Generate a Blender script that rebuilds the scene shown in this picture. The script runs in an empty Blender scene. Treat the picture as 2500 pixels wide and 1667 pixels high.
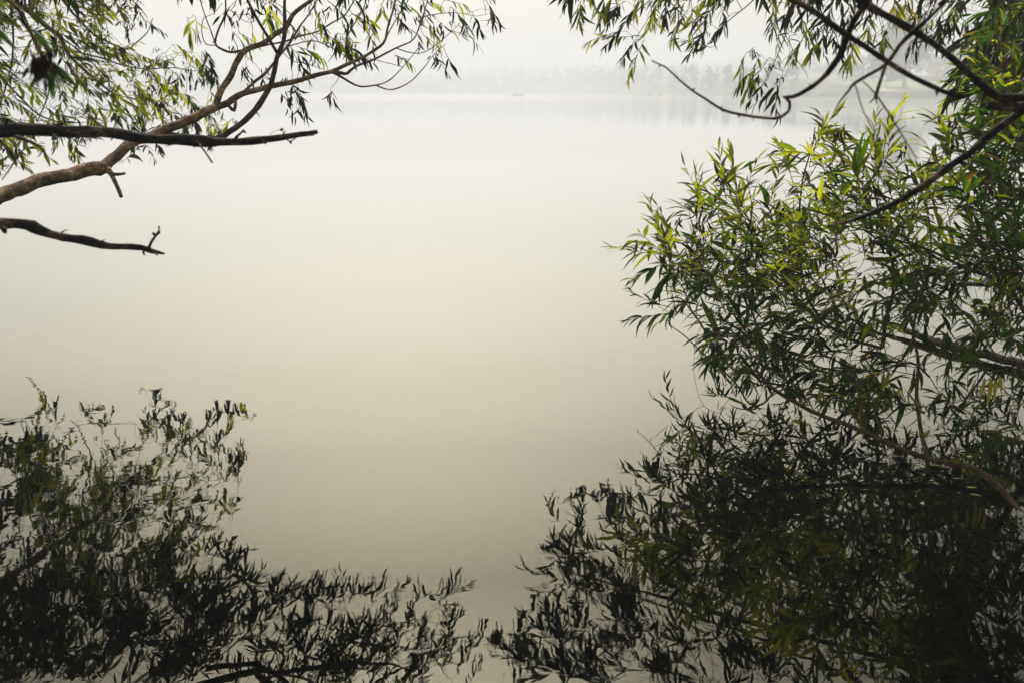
import bpy, math, random
import numpy as np
from mathutils import Vector

# ------------------------------------------------------------------ camera, sky, sun, exposure
SC = bpy.context.scene
RES_W, RES_H = 2500.0, 1667.0
LENS = 35.0
F = LENS / 36.0 * RES_W                      # focal length in photo pixels
CAM_H = 1.5
PITCH = math.radians(14.13)
FW = np.array([0, math.cos(PITCH), -math.sin(PITCH)])
UP = np.array([0, math.sin(PITCH), math.cos(PITCH)])
CAMP = np.array([0, 0, CAM_H])

cam_d = bpy.data.cameras.new("camera")
cam = bpy.data.objects.new("camera", cam_d)
SC.collection.objects.link(cam)
cam.location = (0, 0, CAM_H)
cam.rotation_euler = (math.pi / 2 - PITCH, 0, 0)
cam_d.lens = LENS
cam_d.sensor_width = 36
cam_d.clip_end = 5000
cam_d.clip_start = 0.05
cam_d.dof.use_dof = True
cam_d.dof.focus_distance = 5.0
cam_d.dof.aperture_fstop = 3.2
SC.camera = cam

SUN_EL, SUN_AZ = math.radians(40), math.radians(-6.5)      # azimuth from +Y towards +X
SKY_TINT = (1.0, 0.96, 0.88, 1)
SKY_GAMMA = 0.88
SKY_W = 0.15
SUN_W = 3.9
w = bpy.data.worlds.new("World")
SC.world = w
w.use_nodes = True
nt = w.node_tree
nt.nodes.clear()
o_ = nt.nodes.new('ShaderNodeOutputWorld')
bg = nt.nodes.new('ShaderNodeBackground')
sky = nt.nodes.new('ShaderNodeTexSky')
hs = nt.nodes.new('ShaderNodeHueSaturation')
tint = nt.nodes.new('ShaderNodeMix'); tint.data_type = 'RGBA'; tint.blend_type = 'MULTIPLY'
sky.sky_type = 'NISHITA'
sky.sun_disc = False
sky.sun_elevation = SUN_EL
sky.sun_rotation = SUN_AZ
sky.air_density = 1.0
sky.dust_density = 8.0
sky.ozone_density = 1.0
hs.inputs['Saturation'].default_value = 0.28
tint.inputs[0].default_value = 1.0
tint.inputs[7].default_value = SKY_TINT
bg.inputs['Strength'].default_value = SKY_W
gm = nt.nodes.new('ShaderNodeGamma')
gm.inputs['Gamma'].default_value = SKY_GAMMA       # haze softens the glow round the sun
nt.links.new(sky.outputs[0], gm.inputs['Color'])
nt.links.new(gm.outputs[0], hs.inputs['Color'])
nt.links.new(hs.outputs[0], tint.inputs[6])
nt.links.new(tint.outputs[2], bg.inputs['Color'])
nt.links.new(bg.outputs[0], o_.inputs['Surface'])

sun_d = bpy.data.lights.new("sun", 'SUN')
sun_d.energy = SUN_W
sun_d.angle = math.radians(6)
sun_d.color = (1.0, 0.94, 0.84)
sun = bpy.data.objects.new("sun", sun_d)
SC.collection.objects.link(sun)
sd = Vector((math.sin(SUN_AZ) * math.cos(SUN_EL), math.cos(SUN_AZ) * math.cos(SUN_EL), math.sin(SUN_EL)))
sun.rotation_euler = sd.to_track_quat('Z', 'Y').to_euler()
sun.location = (0, 20, 30)

SC.view_settings.view_transform = 'Standard'
SC.view_settings.look = 'None'
SC.view_settings.gamma = 1
SC.view_settings.exposure = 0.22
SC.render.engine = 'CYCLES'
SC.cycles.use_denoising = True
SC.cycles.volume_bounces = 2
SC.cycles.max_bounces = 8
SC.cycles.transparent_max_bounces = 12
SC.cycles.sample_clamp_indirect = 8
SC.cycles.caustics_reflective = False
SC.cycles.caustics_refractive = False

HAZE_DENSITY = 0.0034
HAZE_COLOR = (0.765, 0.795, 0.84)
HAZE_ANISO = 0.2

rng = np.random.default_rng(7)
random.seed(7)


# ------------------------------------------------------------------ projection helpers
def P(px, py, Y):
    """World point on the plane y=Y that the photo shows at pixel (px, py)."""
    d = FW * F + np.array([1.0, 0, 0]) * (px - RES_W / 2) + UP * (RES_H / 2 - py)
    return CAMP + d * (Y / d[1])


def PR(px, py, Y):
    """World point at distance Y whose mirror image in the water shows at pixel (px, py)."""
    p = P(px, py, Y)
    p[2] = -p[2]
    return p


def proj(p):
    v = np.asarray(p) - CAMP
    z = v @ FW
    return RES_W / 2 + v[0] / z * F, RES_H / 2 - (v @ UP) / z * F, z


def run_in(p3, start):
    """replace the first point by a run of points from start to the second one"""
    s_ = np.asarray(start, float)
    L = np.linalg.norm(p3[1] - s_); step = np.linalg.norm(p3[2] - p3[1]) * 1.3
    n = max(1, int(L / step))
    return np.vstack([[s_ + (p3[1] - s_) * k / (n + 1) for k in range(n + 1)], p3[1:]]), n


def rw(rpx, p):
    return rpx * ((np.asarray(p) - CAMP) @ FW) / F


def nrm(v):
    v = np.asarray(v, float)
    return v / (np.linalg.norm(v) + 1e-12)


# ------------------------------------------------------------------ materials
def mat(name, build):
    m = bpy.data.materials.new(name)
    m.use_nodes = True
    t = m.node_tree
    t.nodes.clear()
    out = t.nodes.new('ShaderNodeOutputMaterial')
    build(t, out)
    return m


def N(t, kind, **kw):
    n = t.nodes.new('ShaderNode' + kind)
    for k, v in kw.items():
        if k in n.inputs.keys():
            n.inputs[k].default_value = v
        else:
            setattr(n, k, v)
    return n


def ramp(t, stops, fac=None, interp='LINEAR'):
    r = t.nodes.new('ShaderNodeValToRGB')
    r.color_ramp.interpolation = interp
    el = r.color_ramp.elements
    el[0].position, el[0].color = stops[0][0], (*stops[0][1], 1)
    el[1].position, el[1].color = stops[-1][0], (*stops[-1][1], 1)
    for p_, c in stops[1:-1]:
        e = el.new(p_)
        e.color = (*c, 1)
    if fac is not None:
        t.links.new(fac, r.inputs[0])
    return r


def leaf_mat(name, stops, tr_stops, tmix=0.45, rough=0.45):
    def b(t, out):
        g = N(t, 'NewGeometry')
        tc = N(t, 'TexCoord')
        nz = N(t, 'TexNoise', Scale=45.0, Detail=3.0)
        t.links.new(tc.outputs['Object'], nz.inputs['Vector'])
        add = N(t, 'Math', operation='MULTIPLY_ADD')
        t.links.new(nz.outputs['Fac'], add.inputs[0])
        add.inputs[1].default_value = 0.16
        add2 = N(t, 'Math', operation='ADD')
        add2.inputs[1].default_value = -0.08
        t.links.new(g.outputs['Random Per Island'], add.inputs[2])
        t.links.new(add.outputs[0], add2.inputs[0])
        c1 = ramp(t, stops, add2.outputs[0])
        c2 = ramp(t, tr_stops, add2.outputs[0])
        p_ = N(t, 'BsdfPrincipled', Roughness=rough)
        p_.inputs['Specular IOR Level'].default_value = 0.06
        tl = N(t, 'BsdfTranslucent')
        t.links.new(c1.outputs[0], p_.inputs['Base Color'])
        t.links.new(c2.outputs[0], tl.inputs['Color'])
        mx = N(t, 'MixShader')
        mx.inputs[0].default_value = tmix
        t.links.new(p_.outputs[0], mx.inputs[1])
        t.links.new(tl.outputs[0], mx.inputs[2])
        t.links.new(mx.outputs[0], out.inputs['Surface'])
    return mat(name, b)


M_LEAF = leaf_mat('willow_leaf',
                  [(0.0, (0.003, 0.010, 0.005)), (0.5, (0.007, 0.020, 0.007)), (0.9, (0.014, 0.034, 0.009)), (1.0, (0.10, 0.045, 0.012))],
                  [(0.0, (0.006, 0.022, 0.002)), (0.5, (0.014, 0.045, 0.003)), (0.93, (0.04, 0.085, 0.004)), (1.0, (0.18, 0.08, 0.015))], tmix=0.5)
M_LEAF_BUSH = leaf_mat('bush_leaf',
                       [(0.0, (0.006, 0.018, 0.004)), (0.45, (0.018, 0.054, 0.006)), (0.85, (0.042, 0.090, 0.008)), (0.97, (0.05, 0.065, 0.01)), (1.0, (0.15, 0.06, 0.015))],
                       [(0.0, (0.014, 0.05, 0.002)), (0.4, (0.045, 0.14, 0.002)), (0.75, (0.13, 0.25, 0.003)), (0.95, (0.30, 0.36, 0.006)), (1.0, (0.32, 0.14, 0.015))], tmix=0.5)
M_LEAF_PALE = leaf_mat('willow_leaf_pale',
                       [(0.0, (0.01, 0.025, 0.006)), (0.5, (0.025, 0.05, 0.01)), (0.85, (0.06, 0.08, 0.015)),
                        (1.0, (0.12, 0.07, 0.02))],
                       [(0.0, (0.05, 0.11, 0.002)), (0.35, (0.22, 0.32, 0.005)), (0.75, (0.66, 0.66, 0.01)),
                        (1.0, (0.5, 0.28, 0.02))], tmix=0.55)
M_LEAF_YELLOW = leaf_mat('yellow_leaf', [(0, (0.30, 0.28, 0.02)), (1, (0.36, 0.30, 0.03))],
                         [(0, (0.75, 0.68, 0.02)), (1, (0.85, 0.7, 0.04))], tmix=0.5)
M_LEAF_SUNLIT = leaf_mat('sunlit_willow_leaf', [(0, (0.03, 0.06, 0.008)), (1, (0.07, 0.10, 0.012))], [(0, (0.20, 0.31, 0.004)), (0.5, (0.42, 0.50, 0.006)), (1, (0.68, 0.66, 0.01))], tmix=0.6)  # lit copy of the darker willow leaf, sunlight put into its colour
M_LEAF_DEEP = leaf_mat('deep_green_leaf', [(0, (0.006, 0.02, 0.008)), (1, (0.015, 0.04, 0.012))], [(0, (0.02, 0.08, 0.006)), (1, (0.06, 0.16, 0.01))], tmix=0.4)
M_WITHER = leaf_mat('withered_leaf', [(0, (0.012, 0.008, 0.007)), (0.7, (0.03, 0.017, 0.012)), (1, (0.10, 0.045, 0.02))],
                    [(0, (0.02, 0.01, 0.008)), (0.7, (0.05, 0.02, 0.015)), (1, (0.2, 0.08, 0.03))], tmix=0.2, rough=0.8)


def bark_mat(name, dark, mid, light, scale=60.0, bump=0.6, ring=True):
    def b(t, out):
        tc = N(t, 'TexCoord')
        mp = N(t, 'Mapping')
        mp.inputs['Scale'].default_value = (1.0, 1.0, 1.8)
        t.links.new(tc.outputs['Object'], mp.inputs['Vector'])
        n1 = N(t, 'TexNoise', Scale=scale * 0.35, Detail=8.0, Roughness=0.65)
        n2 = N(t, 'TexVoronoi', Scale=scale, feature='DISTANCE_TO_EDGE')
        n3 = N(t, 'TexNoise', Scale=6.0, Detail=3.0)
        wr = N(t, 'TexNoise', Scale=scale * 0.6, Detail=2.0)
        t.links.new(mp.outputs[0], n1.inputs['Vector'])
        t.links.new(mp.outputs[0], n3.inputs['Vector'])
        t.links.new(mp.outputs[0], wr.inputs['Vector'])
        mixv = N(t, 'Mix', data_type='VECTOR')
        mixv.inputs[0].default_value = 0.06
        t.links.new(mp.outputs[0], mixv.inputs[4])
        t.links.new(wr.outputs['Color'], mixv.inputs[5])
        t.links.new(mixv.outputs[1], n2.inputs['Vector'])
        c = ramp(t, [(0.32, dark), (0.5, mid), (0.68, light)], n1.outputs['Fac'])
        cr = ramp(t, [(0.0, (0.25, 0.22, 0.2)), (0.07, (1, 1, 1)), (1.0, (1, 1, 1))], n2.outputs['Distance'])
        m1 = N(t, 'Mix', data_type='RGBA', blend_type='MULTIPLY')
        m1.inputs[0].default_value = 0.8
        t.links.new(c.outputs[0], m1.inputs[6])
        t.links.new(cr.outputs[0], m1.inputs[7])
        m2 = N(t, 'Mix', data_type='RGBA', blend_type='MULTIPLY')
        m2.inputs[0].default_value = 0.7
        c3 = ramp(t, [(0.35, (0.55, 0.6, 0.5)), (0.65, (1.15, 1.0, 0.9))], n3.outputs['Fac'])
        t.links.new(m1.outputs[2], m2.inputs[6])
        t.links.new(c3.outputs[0], m2.inputs[7])
        bp = N(t, 'Bump', Strength=bump, Distance=0.006)
        hsum = N(t, 'Math', operation='ADD')
        t.links.new(n1.outputs['Fac'], hsum.inputs[0])
        t.links.new(cr.outputs[0], hsum.inputs[1])
        t.links.new(hsum.outputs[0], bp.inputs['Height'])
        p_ = N(t, 'BsdfPrincipled', Roughness=0.85)
        p_.inputs['Specular IOR Level'].default_value = 0.2
        t.links.new(m2.outputs[2], p_.inputs['Base Color'])
        t.links.new(bp.outputs[0], p_.inputs['Normal'])
        t.links.new(p_.outputs[0], out.inputs['Surface'])
    return mat(name, b)


M_BARK = bark_mat('brown_bark', (0.05, 0.03, 0.018), (0.24, 0.148, 0.088), (0.56, 0.42, 0.27), scale=46, bump=1.0)
M_BARK_GREY = bark_mat('grey_bark', (0.05, 0.035, 0.03), (0.14, 0.09, 0.07), (0.24, 0.18, 0.14), bump=1.0)
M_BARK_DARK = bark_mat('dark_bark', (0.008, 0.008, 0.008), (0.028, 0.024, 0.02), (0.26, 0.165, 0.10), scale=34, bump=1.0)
M_BARK_WET = bark_mat('wet_bark', (0.02, 0.013, 0.008), (0.085, 0.056, 0.027), (0.25, 0.17, 0.09))
M_TWIG = bark_mat('twig_bark', (0.03, 0.016, 0.012), (0.09, 0.045, 0.03), (0.18, 0.09, 0.05), scale=120, bump=0.3)


def simple_mat(name, c1, c2, scale=3.0, rough=0.8, bump=0.0):
    def b(t, out):
        tc = N(t, 'TexCoord')
        n1 = N(t, 'TexNoise', Scale=scale, Detail=6.0, Roughness=0.6)
        t.links.new(tc.outputs['Object'], n1.inputs['Vector'])
        c = ramp(t, [(0.35, c1), (0.65, c2)], n1.outputs['Fac'])
        p_ = N(t, 'BsdfPrincipled', Roughness=rough)
        t.links.new(c.outputs[0], p_.inputs['Base Color'])
        if bump:
            bp = N(t, 'Bump', Strength=bump, Distance=0.05)
            t.links.new(n1.outputs['Fac'], bp.inputs['Height'])
            t.links.new(bp.outputs[0], p_.inputs['Normal'])
        t.links.new(p_.outputs[0], out.inputs['Surface'])
    return mat(name, b)


# ------------------------------------------------------------------ object helpers
def tag(o, label=None, cat=None, group=None, kind=None):
    if label: o['label'] = label
    if cat: o['category'] = cat
    if group: o['group'] = group
    if kind: o['kind'] = kind
    return o


def empty(name, loc):
    o = bpy.data.objects.new(name, None)
    SC.collection.objects.link(o)
    o.location = tuple(loc)
    o.empty_display_size = 0.1
    return o


class MB:
    """Collects vertices and faces in world space, links them as one mesh object."""
    def __init__(self):
        self.v, self.f, self.n = [], [], 0

    def add(self, verts, faces):
        verts = np.asarray(verts, float)
        self.v.append(verts)
        self.f.extend([tuple(i + self.n for i in f) for f in faces])
        self.n += len(verts)

    def build(self, name, material, parent=None, origin=(0, 0, 0), smooth=True):
        origin = np.asarray(origin, float)
        me = bpy.data.meshes.new(name)
        v = np.vstack(self.v) - origin if self.v else np.zeros((0, 3))
        me.from_pydata(v.tolist(), [], self.f)
        if smooth:
            me.polygons.foreach_set('use_smooth', [True] * len(me.polygons))
        me.materials.append(material)
        me.update()
        o = bpy.data.objects.new(name, me)
        SC.collection.objects.link(o)
        if parent is not None:
            o.parent = parent
        else:
            o.location = tuple(origin)
        return o

    def box(self, lo, hi):
        x0, y0, z0 = lo
        x1, y1, z1 = hi
        self.add([(x0, y0, z0), (x1, y0, z0), (x1, y1, z0), (x0, y1, z0), (x0, y0, z1), (x1, y0, z1), (x1, y1, z1), (x0, y1, z1)],
                 [(0, 3, 2, 1), (4, 5, 6, 7), (0, 1, 5, 4), (1, 2, 6, 5), (2, 3, 7, 6), (3, 0, 4, 7)])

    def tube(self, pts, rad, sides=6, rough=0.0, cap=True, r=None):
        pts = np.asarray(pts, float)
        n = len(pts)
        if n < 2: return
        tan = np.gradient(pts, axis=0)
        tan /= np.linalg.norm(tan, axis=1)[:, None] + 1e-12
        ref = np.array([0.13, 0.21, 1.0]) if abs(tan[0][2]) < 0.9 else np.array([1.0, 0.2, 0.1])
        u = nrm(np.cross(tan[0], ref))
        verts = []
        ang = np.linspace(0, 2 * math.pi, sides, endpoint=False)
        ca, sa = np.cos(ang)[:, None], np.sin(ang)[:, None]
        for i in range(n):
            u = nrm(u - tan[i] * (u @ tan[i]))
            v_ = np.cross(tan[i], u)
            rr = rad[i]
            if rough:
                rr = rad[i] * (1 + rough * rng.normal(0, 1, (sides, 1)))
            verts.append(pts[i] + (ca * u + sa * v_) * rr)
        faces = []
        for i in range(n - 1):
            for k in range(sides):
                a, b_ = i * sides + k, i * sides + (k + 1) % sides
                faces.append((a, b_, b_ + sides, a + sides))
        if cap:
            faces.append(tuple(range(sides))[::-1])
            faces.append(tuple((n - 1) * sides + k for k in range(sides)))
        self.add(np.vstack(verts), faces)


LT = np.array([0.0, 0.13, 0.36, 0.62, 0.86, 1.0])
LW = np.array([0.0, 0.62, 1.0, 0.82, 0.36, 0.0])


def leaves_into(mb, L):
    """L: list of (base, dir, normal, length, halfwidth, droop, fold, side)."""
    if not L: return
    base = np.array([l[0] for l in L]); d = np.array([l[1] for l in L]); nn = np.array([l[2] for l in L])
    ln = np.array([l[3] for l in L])[:, None]; hw = np.array([l[4] for l in L])[:, None]
    dr = np.array([l[5] for l in L])[:, None]; fo = np.array([l[6] for l in L])[:, None]; sw = np.array([l[7] for l in L])[:, None]
    d /= np.linalg.norm(d, axis=1)[:, None]
    s = np.cross(d, nn); s /= np.linalg.norm(s, axis=1)[:, None] + 1e-9
    nn = np.cross(s, d)
    V = []
    for i, (t_, w_) in enumerate(zip(LT, LW)):
        c = base + d * ln * t_ * (1 - 0.15 * np.abs(dr) * t_) - nn * ln * dr * t_ * t_ + s * ln * sw * t_ * t_
        if i in (0, 5):
            V.append(c[:, None, :])
        else:
            a = c + s * hw * w_ + nn * hw * w_ * fo
            b_ = c - s * hw * w_ + nn * hw * w_ * fo
            V.append(np.stack([a, c, b_], 1))
    V = np.concatenate(V, 1)                   # k, 14, 3
    F_ = [(0, 1, 2), (0, 2, 3)]
    for i in range(3):
        a = 1 + i * 3
        F_ += [(a, a + 3, a + 4, a + 1), (a + 1, a + 4, a + 5, a + 2)]
    F_ += [(10, 13, 11), (11, 13, 12)]
    k = len(L)
    faces = []
    for j in range(k):
        o = j * 14
        faces.extend([tuple(x + o for x in f) for f in F_])
    mb.add(V.reshape(-1, 3), faces)


def smooth_path(pts, rad, step=0.03, jit=0.0):
    """Catmull-Rom through pts, resampled."""
    pts = np.asarray(pts, float); rad = np.asarray(rad, float)
    if len(pts) == 2:
        pts = np.array([pts[0], (pts[0] + pts[1]) / 2, pts[1]]); rad = np.array([rad[0], rad.mean(), rad[1]])
    q = np.vstack([2 * pts[0] - pts[1], pts, 2 * pts[-1] - pts[-2]])
    outp, outr = [], []
    for i in range(1, len(q) - 2):
        p0, p1, p2, p3 = q[i - 1], q[i], q[i + 1], q[i + 2]
        m = max(2, int(np.linalg.norm(p2 - p1) / step))
        for k in range(m):
            t_ = k / m
            outp.append(0.5 * ((2 * p1) + (-p0 + p2) * t_ + (2 * p0 - 5 * p1 + 4 * p2 - p3) * t_ ** 2 + (-p0 + 3 * p1 - 3 * p2 + p3) * t_ ** 3))
            outr.append(rad[i - 1] + (rad[i] - rad[i - 1]) * t_)
    outp.append(pts[-1]); outr.append(rad[-1])
    outp, outr = np.array(outp), np.array(outr)
    if jit:
        j = rng.normal(0, 1, outp.shape)
        k = np.array([0.25, 0.5, 0.25])
        for a in range(3):
            j[:, a] = np.convolve(np.convolve(j[:, a], k, 'same'), k, 'same')
        j[0] = 0
        outp = outp + j * jit * outr[:, None]
    return outp, outr


# ------------------------------------------------------------------ willow builder
class Bough:
    def __init__(self, bark, name='bough', label=None):
        self.wood, self.twigs, self.leaves, self.wither, self.yellow, self.young = MB(), MB(), [], [], [], []
        self.bark, self.name, self.label = bark, name, label


class Willow:
    def __init__(self, name, base, label, leaf_material, leaf_len=0.11, droop=0.25, group=None, cat='tree'):
        self.root = empty(name, base)
        tag(self.root, label, cat, group)
        self.base = np.asarray(base, float)
        self.boughs = []
        self.np_, self.nb, self.nr = [], [], []
        self.lm = leaf_material
        self.ll = leaf_len
        self.droop = droop
        self.wf = 1.0
        self.trunk_mb = None

    def trunk(self, pts, rad, bark, sides=14):
        p_, r_ = smooth_path(pts, rad, 0.08, 0.15)
        mb = MB(); mb.tube(p_, r_, sides, rough=0.05)
        mb.build('trunk', bark, self.root, self.base)
        return p_

    def bough(self, pts, rad, bark, name='bough', label=None, sides=9, jit=0.25, rough=0.06, onto=None, nodes=True, knots=0.0):
        b = self.boughs[onto] if onto is not None else Bough(bark, name, label)
        if onto is None:
            self.boughs.append(b)
        bi = onto if onto is not None else len(self.boughs) - 1
        p_, r_ = smooth_path(pts, rad, 0.025, jit)
        if knots:
            m = rng.random(len(r_)) < knots
            bump = np.convolve(m.astype(float), [0.4, 1, 0.4], 'same')
            r_ = r_ * (1 + 0.35 * np.clip(bump, 0, 1))
        b.wood.tube(p_, r_, sides, rough=rough)
        if nodes:
            for i in range(0, len(p_), 2):
                self.np_.append(p_[i]); self.nb.append(bi); self.nr.append(r_[i])
        return bi

    def shoot(self, bi, p0, d, L, n, size=1.0, spread=50, curve_up=0.0, hang=0.0, yellow=0.0, wither=0.0, young=0.0):
        """A leafy shoot: a thin curved twig with alternate lanceolate leaves."""
        b = self.boughs[bi]
        d = nrm(d)
        m = 7
        pts = [np.array(p0)]
        dd = d.copy()
        bend = rng.normal(0, 0.09, 3) + np.array([0, 0, curve_up * 0.16 - hang * 0.14])
        for i in range(m - 1):
            dd = nrm(dd + bend)
            pts.append(pts[-1] + dd * L / (m - 1))
        pts = np.array(pts)
        r0 = 0.0022 * (0.7 + L)
        b.twigs.tube(pts, np.linspace(r0, 0.0007, m), 4, cap=False)
        roll = rng.uniform(0, 6.28)
        isy = rng.random() < yellow
        dest = b.yellow if isy else (b.young if rng.random() < young else b.leaves)
        for k in range(n):
            t_ = 0.12 + 0.88 * (k + rng.uniform(-0.2, 0.2)) / max(1, n - 1)
            t_ = min(max(t_, 0.02), 1.0)
            x = t_ * (m - 1); i = min(int(x), m - 2); fr = x - i
            pos = pts[i] * (1 - fr) + pts[i + 1] * fr
            tg = nrm(pts[i + 1] - pts[i])
            side = nrm(np.cross(tg, np.array([0.05, 0.1, 1.0])) + rng.normal(0, 0.1, 3))
            binv = np.cross(side, tg)
            a = roll + k * 2.4 + rng.normal(0, 0.3)
            # leaves sit mostly in two ranks spread to the sides
            perp = side * (1 if k % 2 else -1) * (0.75 + 0.3 * rng.random()) + binv * 0.65 * math.sin(a)
            perp = nrm(perp)
            sp = math.radians(spread * (1.0 - 0.55 * t_) + rng.normal(0, 9))
            ld = tg * math.cos(sp) + perp * math.sin(sp)
            ld = nrm(ld + np.array([0, 0, -1.0]) * (hang * rng.uniform(0.4, 1.1)))
            nu = nrm(np.array([0, 0, 1.0]) + rng.normal(0, 0.45, 3))
            nu = nu - ld * (nu @ ld)
            env = (0.55 + 0.45 * math.sin(math.pi * min(1, 0.15 + t_ * 0.8)))
            ll = self.ll * size * env * rng.uniform(0.6, 1.2)
            hw = ll * rng.uniform(0.062, 0.112) * self.wf
            rec = (pos, ld, nu, ll, hw, self.droop * rng.uniform(0.0, 1.9), rng.uniform(0.05, 0.6), rng.normal(0, 0.14))
            (b.wither if rng.random() < wither else dest).append(rec)

    def tuft(self, bi, p0, n=8, size=0.05):
        """Shrivelled leaves hanging in a bunch."""
        b = self.boughs[bi]
        for k in range(n):
            d = nrm(np.array([rng.normal(0, 0.35), rng.normal(0, 0.35), -1.0]))
            q = np.array(p0) + rng.normal(0, size * 0.25, 3)
            b.wither.append((q, d, nrm(rng.normal(0, 1, 3)), size * rng.uniform(0.5, 1.2), size * rng.uniform(0.04, 0.11),
                             rng.normal(0, 0.5), rng.uniform(0.3, 1.2), rng.normal(0, 0.25)))

    def twig_to(self, target, tdir, rmin=0.0013, maxr=0.006, biasdir=None, sag=0.0):
        """Connect target to the closest node of the skeleton, add the twig's own nodes."""
        A = np.asarray(self.np_)
        dv = A - target
        dist = np.linalg.norm(dv, axis=1)
        # prefer nodes lying behind the shoot's direction
        behind = (dv @ nrm(tdir)) / (dist + 1e-6)
        cost = dist * (1.0 + 0.45 * (behind + 1)) + 0.02
        i = int(np.argmin(cost))
        bi = self.nb[i]; p0 = A[i]; D = dist[i]
        if D < 0.01:
            return bi
        r0 = min(maxr, self.nr[i] * 0.75, rmin + D * 0.006)
        r0 = max(r0, rmin)
        m = max(4, int(D / 0.045))
        c1 = p0 + nrm(target - p0 + rng.normal(0, 0.35, 3) * D) * D * 0.35 + np.array([0, 0, sag * D])
        c2 = target - nrm(tdir) * D * 0.38
        tt = np.linspace(0, 1, m)[:, None]
        pts = (1 - tt) ** 3 * p0 + 3 * (1 - tt) ** 2 * tt * c1 + 3 * (1 - tt) * tt ** 2 * c2 + tt ** 3 * target
        wob = rng.normal(0, 0.004, pts.shape); wob[0] = 0; wob[-1] = 0
        pts = pts + wob
        self.boughs[bi].twigs.tube(pts, np.linspace(r0, rmin, m), 5, cap=False)
        for k in range(1, m, 1):
            self.np_.append(pts[k]); self.nb.append(bi); self.nr.append(r0 + (rmin - r0) * k / m)
        return bi

    def grow(self, jobs):
        """jobs: list of dict(c=centre, d=direction, L, n, ...). Nearest first."""
        A = np.asarray(self.np_)
        jobs = [j for j in jobs if j['c'][2] > 0.02]
        jobs.sort(key=lambda j: np.min(np.linalg.norm(A - j['c'], axis=1)))
        for j in jobs:
            d = nrm(j['d'])
            base = j['c'] - d * j['L'] * 0.45
            base[2] = max(base[2], 0.03)
            bi = self.twig_to(base, d, sag=j.get('sag', 0.0))
            self.shoot(bi, base, d, j['L'], j['n'], j.get('size', 1.0), j.get('spread', 50), j.get('up', 0.0),
                       j.get('hang', 0.0), j.get('yellow', 0.0), j.get('wither', 0.02), j.get('young', 0.0))
            if rng.random() < j.get('tuft', 0.15):
                q = base + rng.normal(0, 0.03, 3)
                q[2] = max(q[2], 0.08)
                self.tuft(bi, q, int(rng.integers(4, 10)), rng.uniform(0.03, 0.06) * j.get('tsize', 1.0))

    def stubs(self, bi, n, rr=(0.0015, 0.004), ll=(0.015, 0.07)):
        """short broken side twigs and knobs along one limb"""
        idx = [i for i in range(len(self.np_)) if self.nb[i] == bi]
        for i in rng.choice(idx[3:-1], size=min(n, len(idx) - 4), replace=False):
            t_ = nrm(self.np_[i + 1] - self.np_[i - 1])
            d = nrm(np.cross(t_, rng.normal(0, 1, 3)) + t_ * rng.uniform(-0.2, 0.9))
            L = rng.uniform(*ll) * (0.3 if rng.random() < 0.5 else 1)
            r_ = rng.uniform(*rr)
            a = self.np_[i] + d * self.nr[i] * 0.7
            self.boughs[bi].wood.tube(np.array([a, a + d * L * 0.5 + rng.normal(0, .15, 3) * L, a + d * L + rng.normal(0, .2, 3) * L]), [r_ * 1.6, r_, r_ * 0.5], 5)

    def finish(self):
        for b in self.boughs:
            w_ = b.wood.build(b.name, b.bark, self.root, self.base)
            if b.label: w_['label'] = b.label
            if b.twigs.n:
                b.twigs.build('twigs', M_TWIG, w_, self.base)
            if b.leaves:
                m = MB(); leaves_into(m, b.leaves); m.build('foliage', self.lm, w_, self.base)
            if b.young:
                m = MB(); leaves_into(m, b.young)
                y = m.build('sunlit_foliage', M_LEAF_SUNLIT, w_, self.base); y['label'] = 'pale lime leaves with sunlight painted into their colour'
            if b.yellow:
                m = MB(); leaves_into(m, b.yellow)
                y = m.build('yellow_foliage', M_LEAF_YELLOW, w_, self.base); y['label'] = 'sprig of yellow leaves'
            if b.wither:
                m = MB(); leaves_into(m, b.wither)
                y = m.build('withered_leaves', M_WITHER, w_, self.base); y['label'] = 'dangling bunches of dark withered leaves'


# ================================================================== THE SETTING
def far_edge(x):
    return np.minimum(640.0, 230 + np.maximum(0, 84 - x) * 9.0)


def ground_h(x, y):
    s = np.maximum(1.2 - y, np.maximum(np.abs(x) - (0.6 * np.maximum(y, 0) + 1.6) - np.maximum(0, y - 12) * 2.0, -60))
    land = np.minimum(0.5, s * 0.45)
    bed = np.maximum(-3.2, s * 0.20 - 0.04)
    h = np.where(s > 0, land, bed)
    f = y - far_edge(x)
    fh = np.where(f > 0, 0.9 + np.minimum(f * 0.06, 3.0) + np.maximum(0, f - 60) * 0.02, -3.2)
    return np.where(f > -1.0, np.where(f > 0, fh, -2.0), h)


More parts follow.
